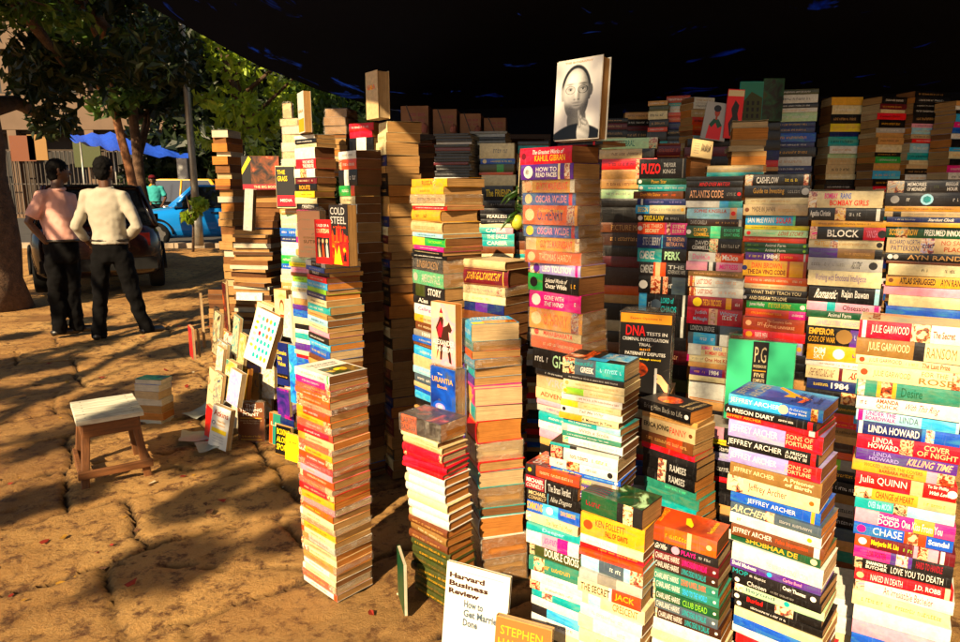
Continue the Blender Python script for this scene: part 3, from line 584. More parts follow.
BRB = ['13 cream|b 0 .12 white|t .22 .4 .72 .34 magenta BOMBAY|t .44 .58 .72 .34 blue RAINS|t .3 .82 .3 .34 red BOMBAY GIRLS|g .86 .9 black', '10 black|T .02 .3 white Agatha Christie|b .36 .5 gold|g .55 .7 silver|b .9 .95 white', '5 gold|g .1 .8 brown', '10 black|b 0 .1 magenta|b .72 1 crimson|T .24 .66 white BLOCK|T .76 .9 pink VANISH|o .96 .3 black', '7 cream|b .3 .4 paleblue|T .08 .28 gold FRATELLI|g .42 .8 tan|o .95 .3 black', '7.5 purple|b .4 .9 bronze|g .5 .85 tan|b .9 1 black', '10 silver|g .05 .5 grey|o .88 .3 charcoal|T .6 .72 charcoal W.G. STONE', '12 cream|T .1 .8 purple Working with Emotional Intelligence', '13 black|T .1 .4 white Romantic|T .46 .82 white Rajan Bawan|b .9 .96 paleblue', '7 pink|b .28 .4 teal|T .5 .85 charcoal Obsession|b .92 .98 magenta',
 '5.5 darkgreen|T .3 .62 white Animal Farm|o .92 .3 lime', '6.5 cream|T .12 .7 pink DANIELLE STEEL VANISHED', '15 black|b .62 1 purple|t .04 .4 .7 .34 gold EMPEROR|t .04 .42 .28 .3 gold GODS OF WAR|o .54 .38 bronze|g .68 .95 lilac', '12 amber|t .1 .26 .65 .4 white DIM|t .1 .26 .25 .3 white SKY|o .45 .34 white|g .6 .9 purple', '5 white|g .2 .8 red', '10 cream|T .05 .4 maroon THE HOTLINE LINE|b .47 .52 maroon|T .62 .9 red ASHWIN', '8 navy|T .35 .6 white 1984|g .1 .3 yellow|b .85 1 purple', '10 black|b .5 .7 amber|g .1 .2 gold', '7 olive|b 0 .3 black|g .4 .9 gold', '6 flame|b .7 .95 sky|g .74 .92 white', '5 red|g .3 .8 amber', '6 bronze|g .1 .9 black', '6 black|b .3 .9 tan', '7 darkbrown|b .7 1 red', '6 orange', '8 lime|b .5 1 grey', '9 charcoal|g .2 .8 gold', '9 black|g .2 .8 white', '8 bronze', '10 grey|g .2 .8 black', '9 black|g .2 .8 silver', '9 slate', '8 tan', '9 seagreen']
stack('the stack topped by the cream bombay novel', (886, 191), 570, BRB, Y=1.82, yaw=30, L=.184, W=.1, cxb=872, tone='tan', vis=.75)
BR5 = ['13.5 charcoal|b 0 .2 silver|b .86 1 lilac|b .9 .96 navy|t .24 .46 .7 .3 white MEMORIES|t .24 .46 .3 .3 white OF MIDNIGHT|g .55 .6 olive|t .68 .82 .7 .3 white IRREGULAR|t .7 .82 .3 .3 white HOUR', '15 charcoal|o .12 .3 silver|o .5 .42 paleblue|o .5 .28 teal|g .8 .86 white|g .26 .29 white', '6 gold|g .1 .8 brown', '6 beige|b .1 .2 black|g .3 .9 grey', '6 navy|g .1 .35 white|T .5 .8 white Stardust Clock', '5 gold|g .1 .9 tan', '12.5 darkgreen|b .12 .26 seagreen|T .04 .38 gold SCOTT TUROW|T .46 .98 white PRESUMED INNOCENT', '17 beige|b .42 .58 lilac|g .44 .56 navy|t .04 .4 .72 .3 navy RICHARD NORTH|t .06 .4 .32 .34 navy PATTERSON|t .66 .95 .72 .3 rust NO SAFE|t .7 .95 .3 .3 rust PLACE',
 '9 black|o .06 .3 white|o .13 .3 silver|T .27 .9 tan AYN RAND', '3 brown', '13 cream|g .4 .55 black|g .66 .78 black', '12.5 gold|o .06 .2 brown|T .17 .6 darkbrown ATLAS SHRUGGED|T .66 .93 darkbrown AYN RAND', '10 pink', '12 cream', '13 blue', '12 black', '12 red']
stack('the stack topped by the charcoal midnight novel', (975, 180), 345, BR5, Y=1.78, yaw=28, L=.196, W=.1, cxb=970, vis=.8)
BR6 = ['11 black|b 0 .12 silver|T .18 .52 white CASHFLOW|g .62 .82 yellow|b .9 .97 white', '12 black|T .14 .62 gold Guide to Investing|g .68 .85 grey|o .94 .3 silver', '7 cream|g .1 .7 tan', '11 beige|o .06 .2 brown|T .14 .5 darkbrown MADE IN JAPAN|g .55 .8 tan', '10 sky|b .76 1 charcoal|T .04 .46 white IAN McEWAN|T .5 .74 red SOLAR|b .76 .8 mint', '4.5 yellow|g .1 .5 brown', '7 palegreen|o .07 .3 red|g .15 .5 mint|T .55 .93 rust LOVE STORY', '6 flame|g .1 .6 peach', '5 darkgreen|T .33 .65 white Animal Farm|g .05 .22 lime|o .94 .3 lime', '5 darkgreen|T .33 .65 white Animal Farm|g .05 .22 lime|o .94 .3 lime', '8 purple|b .55 1 red|b .45 .55 maroon|T .3 .52 white 1984|g .06 .26 yellow|g .58 .75 amber|b .92 .95 white',
 '16 gold|b .7 1 rust|b .74 .95 amber|t .14 .62 .68 .34 flame DAN BROWN|t .08 .68 .28 .3 maroon THE DA VINCI CODE|o .03 .16 navy', '8 orange|g .1 .9 cream', '5 beige|g .1 .7 rust', '6 charcoal|T .1 .9 cream WHAT THEY TEACH YOU', '6 black|T .1 .7 cream AND DREAM TO LOVE|o .03 .3 white', '8 green|T .05 .3 white James Hadley|T .36 .72 yellow IT IS YOUR DESTINY|o .9 .3 white', '8 flame|b .7 1 magenta|g .1 .6 amber|g .75 .92 white', '14 rust|o .1 .2 peach|g .25 .45 peach|t .4 .8 .7 .22 peach The Complete Guide|t .35 .85 .35 .2 peach TO THE UNIVERSE', '9 red|o .1 .35 amber|T .2 .4 white PAPER MEN', '12 lilac|b .0 .3 pink|t .1 .4 .5 .3 purple Coming Home|o .95 .2 gold', '8 charcoal', '8 black|g .2 .8 crimson', '9 black', '9 tan', '9 navy']
stack('the stack whose orange code novel sits mid-way', (809.7, 174), 400, BR6, Y=1.98, yaw=30, L=.178, W=.1, cxb=806, vis=.85)
BR7 = ['5 black', '7.5 black|T .24 .78 red MIND OVER MATTER', '15 charcoal|T .08 .68 peach ATLANTIS CODE|g .74 .9 grey|o .95 .14 red', '8 white|b .62 1 teal|b .6 .76 sky', '13 paleblue|t .13 .72 .7 .32 rust SOPHIE KINSELLA|t .3 .6 .3 .26 teal Can You Keep|b .78 .9 peach|o .84 .2 red', '8 darkbrown|T .06 .36 silver DAVID CANELLA|g .5 .9 tan|b .92 .97 white', '14 darkgreen|b .44 .62 mint|t .14 .38 .68 .3 gold DAVID|t .14 .42 .3 .3 gold GEMMELL|t .68 .95 .68 .26 mint ECHOES OF THE|t .68 .95 .32 .26 mint GREAT KING|o .05 .2 white', '16 black|b .42 .58 seagreen|t .16 .4 .66 .3 silver DAVID|t .1 .42 .3 .3 silver GEMMELL|g .64 .95 grey', '11 white|b .6 1 flame|b .5 .6 peach|T .08 .4 pink Danielle|T .62 .9 white Malice', '10 pink|b .38 .54 charcoal|b .41 .48 white|T .6 .92 magenta MISTRESS', '7 bronze|g .1 .9 peach', '12 white|b 0 .12 amber|b .03 .08 rust|t .16 .42 .5 .5 rust LAST SONG|g .5 .85 peach', '11 white|b 0 .12 amber|b .03 .08 rust|t .16 .42 .5 .5 rust LAST SONG|g .5 .85 peach',
 '13 wine|o .18 .4 yellow|T .28 .62 gold THE DA VINCI CODE|b .7 .8 amber|g .85 .95 white', '19 crimson|b .4 .56 peach|b .44 .52 pink|t .14 .36 .7 .28 paleblue Judith|t .12 .38 .3 .28 paleblue McNaught|t .6 .92 .7 .3 paleblue Whitney|g .65 .9 white', '10 black|T .05 .5 silver LONDON BRIDGE|b .6 1 slate', '13 slate|b .55 1 charcoal|b .6 .8 white|b .1 .52 sky|g .2 .48 white', '13 cream|b 0 .24 white|t .25 .44 .72 .34 magenta BOMBAY|t .47 .62 .72 .34 blue RAINS|t .32 .7 .3 .34 crimson BOMBAY GIRLS', '8 cream|b 0 .04 magenta|g .1 .3 grey|T .34 .8 rust One Hot Kiss', '6 tan', '9 purple|T .36 .54 white 1984|g .08 .28 amber|b .6 1 wine', '6 cream', '23 white h porange', '9 tan', '9 charcoal', '9 maroon', '10 olive']
stack('the stack with the atlantis thriller near its top', (744, 176), 440, BR7, Y=2.17, yaw=30, L=.178, W=.1, cxb=742, vis=.9)
BR8 = ['18 black|b 0 .07 crimson|t .12 .5 .5 .55 red PUZO|t .56 .8 .68 .22 silver THE FOUR|t .56 .8 .35 .22 silver KINGS|b .93 .95 grey', '6 darkgreen|T .3 .6 gold Pawn Star|o .07 .3 white|b 0 .01 charcoal', '6 teal|o .06 .3 white|g .2 .9 white', '7 brown|T .15 .55 amber Days We Dance|g .6 .85 orange', '6 navy|g .25 .55 lilac|b .08 .12 white|g .65 .9 lilac', '8 cream|b 0 .28 sky|T .05 .25 yellow BEGIN|g .32 .9 grey|o .94 .2 gold', '8 black|T .15 .55 yellow TAKE A LAW|g .58 .85 silver|o .08 .3 white', '11 flame|b .55 1 magenta|b .58 .66 pink|t .1 .5 .7 .32 cream THE THIRD|t .15 .44 .3 .32 cream SECRET|t .7 .94 .7 .3 cream STEVE|t .7 .94 .3 .3 cream BERRY|o .05 .2 white', '13 navy|b .5 .52 sky|T .12 .48 silver STEVE BERRY|t .6 .95 .68 .28 peach THE VENETIAN|t .6 .95 .32 .28 peach BETRAYAL', '13 black|b 0 .5 teal|T .05 .36 white GIMENEZ|T .56 .88 palegreen PERK', '13 charcoal|b .3 .55 flame|b .34 .44 peach|T .03 .3 silver GIMENEZ|t .6 .92 .7 .26 silver THE|t .6 .95 .36 .28 silver GOVERNORS WIFE', '16 black|b .25 .45 rust|b .5 .6 flame|b .68 .95 slate|o .1 .25 white|g .62 .7 white', '20 black|b 0 .16 sky|t .46 .72 .7 .26 teal LORD of|t .46 .78 .3 .3 teal CHAOS|g .2 .26 silver|o .36 .24 slate|b .9 .95 white', '19 black|b .88 .94 white', '12 charcoal', '13 maroon|g .2 .8 peach', '13 black', '12 olive', '12 black', '12 brown']
stack('the stack topped by a red-lettered crime novel', (687, 158), 420, BR8, Y=2.38, yaw=28, L=.178, W=.1, cxb=688, vis=.85)
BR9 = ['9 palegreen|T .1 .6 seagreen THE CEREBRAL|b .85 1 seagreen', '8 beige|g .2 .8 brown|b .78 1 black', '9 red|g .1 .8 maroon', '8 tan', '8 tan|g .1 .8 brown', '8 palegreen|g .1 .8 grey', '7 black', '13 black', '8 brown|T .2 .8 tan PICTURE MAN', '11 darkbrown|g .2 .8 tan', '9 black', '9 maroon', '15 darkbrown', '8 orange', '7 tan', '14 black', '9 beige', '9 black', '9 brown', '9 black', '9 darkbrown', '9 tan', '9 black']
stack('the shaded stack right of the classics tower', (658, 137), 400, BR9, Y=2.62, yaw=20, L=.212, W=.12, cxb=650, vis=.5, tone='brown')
# front right, lower
def art_greek(mb, L, W, T):
    f = top_face(L, W, T); a_rect(mb, f, .01, .99, .01, .99, 'black')
    a_rect(mb, f, .02, .45, .6, .98, 'x', .0006, art_mat('fur', [(.35, 'charcoal'), (.5, 'rust'), (.6, 'peach'), (.7, 'white')], 25)); a_rect(mb, f, .3, .98, .02, .48, 'x', .0006, art_mat('aegean', [(.35, 'navy'), (.48, 'sky'), (.62, 'paleblue'), (.72, 'white')], 12))
    a_rect(mb, f, .04, .3, .3, .6, 'sky', .0008); a_text(mb, f, .3, .95, .6, .75, 'orange', 'SWEET'); a_text(mb, f, .4, .9, .3, .4, 'white', 'The Greek'); a_text(mb, f, .4, .9, .14, .24, 'paleblue', 'Islander')
B11a = ['15.7 slate pcream|b .55 1 teal|b 0 .2 charcoal|t .3 .52 .35 .36 white GREEK|t .05 .5 .75 .26 teal Her beautiful|g .62 .95 paleblue', '6 charcoal pcream|g .1 .9 silver', '7 cream pcream|g .2 .9 tan|o .06 .3 tan', '6.5 cream|b .05 .35 lime|g .45 .9 gold|o .04 .3 amber', '6.5 white|g .3 .95 rust', '6 yellow|b .3 1 cream|g .4 .9 gold', '6.5 white|o .05 .3 black|T .3 .7 grey Tell Me Why', '5.5 cream|T .4 .9 charcoal A Moment in Time|b 0 .4 amber', '6.5 teal|b .6 1 paleblue|g .1 .5 white', '6.5 white|b 0 .1 silver|T .3 .8 grey With a Smile', '5 seagreen|g .1 .8 white', '8 white|b 0 .1 mint|g .3 .9 silver']
Yg, yg = stack('the leaning stack topped by the teal romance', (624.6, 366), 457, B11a, Y=1.66, yaw=36, L=.178, W=.112, cxb=620, tone='brown', topart=art_greek, fill=False)
B11b = ['3.5 charcoal|b 0 .3 teal|b .4 1 silver', '15 white|b 0 .22 black|b .03 .2 crimson|t .32 .58 .5 .4 rust nora roberts|g .64 .85 gold', '11.5 white|b .26 .46 black|b .3 .42 orange|g .12 .2 flame|g .55 .7 red|o .9 .3 charcoal', '6 blue|T .18 .42 yellow Rules of Love|g .5 .9 paleblue|o .94 .35 white', '7.5 grey|t .35 .62 .5 .5 yellow REGENCY|b .9 .97 white', '8.5 purple|T .38 .66 gold REGENCY|b .88 .95 white|g .2 .28 silver', '7.5 purple|T .2 .58 white MILLS&BOON|b .78 1 red']
stack('the group directly under the leaning romance stack', (620, 457), 505, B11b, Y=1.655, yaw=33, L=.205, W=.13, cxb=618, tone='tan', fillto=.585, fill=True)
def art_fire(mb, L, W, T):
    f = top_face(L, W, T); a_rect(mb, f, .01, .99, .01, .99, 'x', .0003, art_mat('blaze', [(.32, 'black'), (.47, 'maroon'), (.58, 'flame'), (.7, 'amber')], 18))
    a_text(mb, f, .1, .9, .75, .92, 'silver', 'SEVEN'); a_text(mb, f, .1, .9, .5, .65, 'red', 'ASHES')
B12 = ['13 rust|b .0 .2 charcoal|b .5 .8 flame|g .25 .9 peach|o .08 .2 amber', '15.5 black|b .02 .38 wine|t .04 .37 .7 .32 white MICHAEL|t .04 .37 .3 .32 white CONNELLY|b .4 .41 white|T .46 .88 silver The Brass Verdict', '14 black|b .02 .38 charcoal|t .04 .37 .7 .32 beige MICHAEL|t .04 .37 .3 .32 beige CONNELLY|b .4 .41 sky|T .46 .84 silver Nine Dragons', '16 blue|b .3 .6 sky|T .0 .3 gold SIMMONS|o .44 .28 white|t .65 .92 .6 .34 gold DAN SIMMONS', '11 cream|b 0 .1 white|T .4 .9 bronze The Next Full Moon', '9 teal|T .3 .7 paleblue Deeper', '16 pink|b 0 .3 white|b .6 .8 magenta|b .8 1 white|T .35 .6 purple JOURNEY', '16 olive|b 0 .1 black|T .3 .95 white DOUBLE CROSS', '17 seagreen|b .1 .3 mint|g .3 .8 gold', '13 white|g .3 .7 pink', '10 white|b 0 .2 red|g .3 .8 flame', '9 teal|b .2 .4 white', '10 white', '11 sky|b 0 .3 charcoal', '12 white|g .3 .8 black', '12 cream', '13 black']
stack('the front stack holding two black detective novels', (578.5, 478), 665, B12, Y=1.70, yaw=36, L=.172, W=.112, cxb=584, tone='tan', topart=art_fire)
def art_storm(mb, L, W, T):
    f = top_face(L, W, T); a_rect(mb, f, .01, .99, .01, .99, 'x', .0003, art_mat('storm', [(.3, 'black'), (.5, 'darkgreen'), (.58, 'olive'), (.68, 'palegreen')], 11, 2))
    for k in range(7): a_poly(mb, f, [(.05+.1*k, .98), (.12+.1*k, .8), (.05+.12*k, .62), (.10+.12*k, .62), (.16+.1*k, .8), (.09+.1*k, .98)], 'maroon', .0007)
B13 = ['21 charcoal|b .0 .6 darkgreen|b .7 .85 palegreen|g .05 .3 wine', '24 gold|b .0 1 amber|o .12 .22 rust|t .24 .7 .68 .3 maroon KEN FOLLETT|t .4 .75 .3 .26 red FALL OF GIANTS', '9 white|b .6 1 palegreen|g .1 .5 pink', '6.5 red|g .3 .9 amber', '6.5 flame|g .1 .8 red', '16 paleblue|b .3 .7 slate|g .45 .65 white|b .8 1 teal', '11 silver|b .3 .6 grey', '14 white|b 0 .5 cream|b .55 1 rust|T .05 .52 darkbrown THE SECRET|T .6 .9 amber JACK', '14 cream|T .5 .9 bronze CRESCENT|b .1 .3 paleblue', '13 white|g .2 .7 silver', '14 white|b 0 .25 palegreen|g .5 .8 silver', '14 cream|g .3 .8 tan', '13 white', '13 white']
stack('the stack below the green storm cover', (646, 511), 690, B13, Y=1.54, yaw=36, L=.178, W=.112, cxb=640, tone='tan', topart=art_storm)
def art_sun(mb, L, W, T):
    f = top_face(L, W, T); a_rect(mb, f, .01, .99, .01, .99, 'x', .0003, art_mat('sunset', [(.3, 'maroon'), (.42, 'rust'), (.55, 'flame'), (.66, 'amber')], 6, .7))
    a_text(mb, f, .2, .9, .82, .93, 'amber', 'LEONARD'); a_text(mb, f, .25, .9, .1, .18, 'yellow', 'Twenty Stories Inside'); a_poly(mb, f, [(.3, .4), (.4, .5), (.7, .55), (.75, .5), (.45, .4)], 'yellow', .0007)
B14 = ['18 orange|b 0 .28 rust|b .6 .66 peach|g .3 .6 amber|o .9 .16 peach', '11 charcoal|T .05 .3 white The Girl Who|o .42 .4 pink|t .5 .7 .5 .45 magenta PLAYS|g .74 .9 silver'] + \
 [f'11 {c}|b .0 .1 silver|b .02 .07 charcoal|T .12 .46 white CHARLAINE HARRIS|T .5 .84 {k} {t}|o .94 .14 white' for c, k, t in (('maroon', 'magenta', 'LIVING DEAD IN DALLAS'), ('darkbrown', 'teal', 'LIVING DEAD IN DALLAS'), ('seagreen', 'flame', 'DEAD UNTIL DARK'), ('seagreen', 'sky', 'DEAD TO THE WORLD'), ('darkgreen', 'lime', 'CLUB DEAD'), ('slate', 'teal', 'LIVING DEAD IN DALLAS'), ('darkbrown', 'teal', 'LIVING DEAD IN DALLAS'))] + ['13 white', '12 cream|g .2 .8 silver', '13 white', '12 white', '13 white']
stack('the stack of thin novels under the sunset cover', (716.7, 542), 700, B14, Y=1.50, yaw=36, L=.184, W=.11, cxb=722, tone='tan', topart=art_sun, jit=.6)
def art_glow(mb, L, W, T):
    f = top_face(L, W, T); a_rect(mb, f, .01, .99, .01, .99, 'black'); a_disc(mb, f, .5, .6, .3, .22, 'x', .0006, art_mat('glow', [(.35, 'maroon'), (.5, 'orange'), (.62, 'amber'), (.75, 'black')], 24))
    a_text(mb, f, .2, .9, .2, .3, 'beige', 'Breathing'); a_text(mb, f, .2, .9, .06, .16, 'beige', 'Dreams')
B15 = ['12 black porange|T .1 .85 grey Bring Him Back to Life|o .93 .2 white', '5 tan ptan|g .1 .8 brown', '15 beige ptan|t .04 .52 .5 .45 black ERICA JONG|t .54 .84 .5 .45 red FANNY|o .92 .14 brown', '12 brown ptan|b .5 .8 rust|g .1 .9 tan', '6 red ptan', '7 charcoal', '12 black|b .3 .45 silver|T .52 .82 silver RAMSES', '12 black|b .3 .45 silver|T .52 .82 silver RAMSES', '9 seagreen|g .4 .8 mint', '9 seagreen', '9 teal', '9 black', '10 charcoal']
stack('the stack with the beige fanny novel', (694, 413), 540, B15, Y=1.80, yaw=47, L=.178, W=.112, cxb=699, tone='orange', topart=art_glow, vis=.8)
B16 = ['13 silver|b .0 .4 charcoal|b .05 .3 pink', '6 yellow|g .1 .9 black', '9 black|T .2 .9 white Started But Am Here', '8 lilac|g .1 .9 silver', '18 black|g .2 .5 silver', '5 red', '12 black|b 0 .1 red', '12 charcoal', '12 tan', '12 black', '12 white', '12 black']
stack('the low stack beneath the mint green boxed volume', (768, 436), 560, B16, Y=2.0, yaw=33, L=.19, W=.11, cxb=765, vis=.35)
stack('the low white-covered pile between the two front stacks', (868, 606), 690, ['16 white pcream|g .1 .6 silver|o .1 .2 tan', '16 white', '18 cream', '18 blue', '16 white'], Y=1.42, yaw=28, L=.175, W=.15, vis=.3, tone='cream')
# left cluster
stack('the thin tower of page ends beside the magazines', (226.5, 130), 352, [f"{t} {c} p{p}" for t, c, p in ((6, 'silver', 'white'), (5, 'rust', 'brown'), (7, 'tan', 'orange'), (4, 'white', 'white'), (7, 'tan', 'orange'), (7, 'brown', 'brown'), (5, 'beige', 'cream'), (6, 'brown', 'orange'), (3, 'red', 'brown'), (6, 'tan', 'tan'), (5, 'white', 'white'), (8, 'brown', 'orange'), (6, 'silver', 'tan'), (6, 'beige', 'tan'), (7, 'brown', 'brown'), (6, 'tan', 'tan'), (7, 'tan', 'tan'), (6, 'white', 'white'), (6, 'brown', 'brown'), (6, 'tan', 'tan'), (7, 'brown', 'tan'), (6, 'cream', 'cream'), (7, 'brown', 'tan'), (8, 'tan', 'tan'), (8, 'brown', 'brown'), (8, 'tan', 'tan'), (8, 'black', 'tan'), (8, 'brown', 'tan'), (8, 'tan', 'tan'))],
      Y=4.65, yaw=14, L=.112, W=.17, cxb=243, spine='B', tone='tan', vis=.8, size_j=.08, jit=1.4)
stack('the pile of grey magazines at the far left', (268, 230), 383, ['5 maroon']+[f"{3.0+.9*(i*7%4)} {c} p{('tan', 'white', 'dark', 'brown', 'tan')[i*3%5]}" for i, c in enumerate('grey silver charcoal beige grey charcoal tan silver grey maroon tan grey silver charcoal grey beige tan grey charcoal silver grey tan silver grey charcoal grey silver tan grey charcoal silver grey tan grey'.split())],
      Y=4.3, yaw=12, L=.27, W=.21, cxb=270, spine='B', tone='tan', vis=.7, jit=3.2)
stack('the dark pages pile on top of the grey magazines', (277, 190), 228, pages(6, 6, seed=12), Y=4.35, yaw=8, L=.17, W=.12, spine='B', tone='brown', fill=False, vis=.7)
stack('the blue and white pile behind the standing novels', (298, 209), 375, [f"{5+i*5%4} {c}|g .1 .9 white" for i, c in enumerate('tan palegreen cream blue navy white paleblue green blue silver cream tan beige sky peach lilac white blue brown silver teal cream grey pink'.split())],
      Y=3.75, yaw=28, L=.13, W=.13, cxb=300, tone='tan', vis=.7)
stack('the plastic-wrapped white pile at the back left', (299, 118), 205, ['7 cream w', '8 white w', '8 cream w', '9 white w', '7 cream w', '8 white w', '8 red|T .2 .8 white INDIA', '6 black|b .5 .6 lime', '6 charcoal', '8 black|b .2 .4 yellow', '9 charcoal'], Y=3.85, yaw=25, L=.125, W=.12, cxb=300, tone='brown', vis=.8)
stack('the trio of dark wrapped volumes behind the white upright book', (345, 108), 134, ['8 charcoal w|b 0 .1 black', '8 darkbrown w', '8 charcoal w'], Y=3.7, yaw=14, L=.125, W=.14, fill=True, fillto=1.5, vis=.9, spine='B', tone='tan')
stack('the bright red and black pile behind the dark stack', (372, 122), 200, ['7 red|g .1 .8 white', '6 crimson', '14 black|b .3 .7 white', '12 black|b .5 .9 charcoal', '6 flame|g .2 .8 white', '8 white|b .4 .8 black', '8 red', '8 tan'], Y=3.55, yaw=35, L=.17, W=.12, vis=.5)
stack('the short pile behind the small wooden stool', (159, 381), 433, ['4 teal pwhite|g .2 .8 white', '6 lilac pwhite|g .1 .8 tan', '7 beige pcream', '6 silver pwhite', '7 tan ptan', '6 orange porange', '5 cream pwhite', '6 white pwhite'], Y=None or 4.0, yaw=10, L=.178, W=.12, spine='B', tone='cream',
      top=art_mat('lagoon', [(.3, 'navy'), (.45, 'teal'), (.58, 'mint'), (.7, 'white')], 12))
stack('the low dark magazine pile left of the grey magazines', (226, 290), 352, [f"{4+i*3%3} {c}" for i, c in enumerate('charcoal grey maroon charcoal black grey charcoal brown grey black charcoal grey brown'.split())], Y=5.4, yaw=10, L=.17, W=.2, spine='B', tone='brown', vis=.6)
# dim back rows
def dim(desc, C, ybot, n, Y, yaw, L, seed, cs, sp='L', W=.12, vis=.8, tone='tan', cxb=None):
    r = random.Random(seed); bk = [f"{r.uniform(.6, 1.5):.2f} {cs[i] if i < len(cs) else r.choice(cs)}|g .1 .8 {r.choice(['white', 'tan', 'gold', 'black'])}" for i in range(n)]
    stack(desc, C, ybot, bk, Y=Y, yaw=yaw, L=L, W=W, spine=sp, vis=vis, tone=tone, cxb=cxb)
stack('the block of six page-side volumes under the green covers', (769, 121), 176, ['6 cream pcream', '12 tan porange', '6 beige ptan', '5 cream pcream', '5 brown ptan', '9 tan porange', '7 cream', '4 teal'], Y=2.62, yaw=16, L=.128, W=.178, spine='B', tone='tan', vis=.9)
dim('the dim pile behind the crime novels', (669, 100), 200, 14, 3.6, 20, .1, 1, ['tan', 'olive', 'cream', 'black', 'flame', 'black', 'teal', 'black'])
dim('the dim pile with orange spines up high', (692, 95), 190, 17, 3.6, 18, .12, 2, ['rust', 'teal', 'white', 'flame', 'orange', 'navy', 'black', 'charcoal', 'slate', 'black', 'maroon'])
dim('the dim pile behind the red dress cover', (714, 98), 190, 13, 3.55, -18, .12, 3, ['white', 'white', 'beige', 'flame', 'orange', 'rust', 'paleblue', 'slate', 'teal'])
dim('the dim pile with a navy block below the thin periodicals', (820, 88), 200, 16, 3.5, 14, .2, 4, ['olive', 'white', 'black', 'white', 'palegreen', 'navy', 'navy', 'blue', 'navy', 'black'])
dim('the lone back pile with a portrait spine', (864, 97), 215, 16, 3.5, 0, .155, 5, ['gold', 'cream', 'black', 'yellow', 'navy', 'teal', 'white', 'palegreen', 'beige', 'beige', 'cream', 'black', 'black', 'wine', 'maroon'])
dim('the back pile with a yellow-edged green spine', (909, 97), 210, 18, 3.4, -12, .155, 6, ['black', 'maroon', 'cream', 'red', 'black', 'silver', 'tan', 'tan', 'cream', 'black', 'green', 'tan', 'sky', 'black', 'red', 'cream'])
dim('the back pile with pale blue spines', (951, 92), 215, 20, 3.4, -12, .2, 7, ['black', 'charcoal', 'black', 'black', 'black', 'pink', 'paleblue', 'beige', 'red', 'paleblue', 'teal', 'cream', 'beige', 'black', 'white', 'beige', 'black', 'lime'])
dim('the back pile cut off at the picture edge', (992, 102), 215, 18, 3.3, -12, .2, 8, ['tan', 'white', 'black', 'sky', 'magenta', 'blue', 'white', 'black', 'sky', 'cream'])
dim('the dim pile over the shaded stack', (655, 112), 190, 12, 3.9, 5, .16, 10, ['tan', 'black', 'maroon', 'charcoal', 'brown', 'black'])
dim('the dim pile beside the portrait book', (628, 118), 190, 11, 3.9, 5, .16, 13, ['black', 'maroon', 'charcoal', 'cream', 'brown', 'black'])
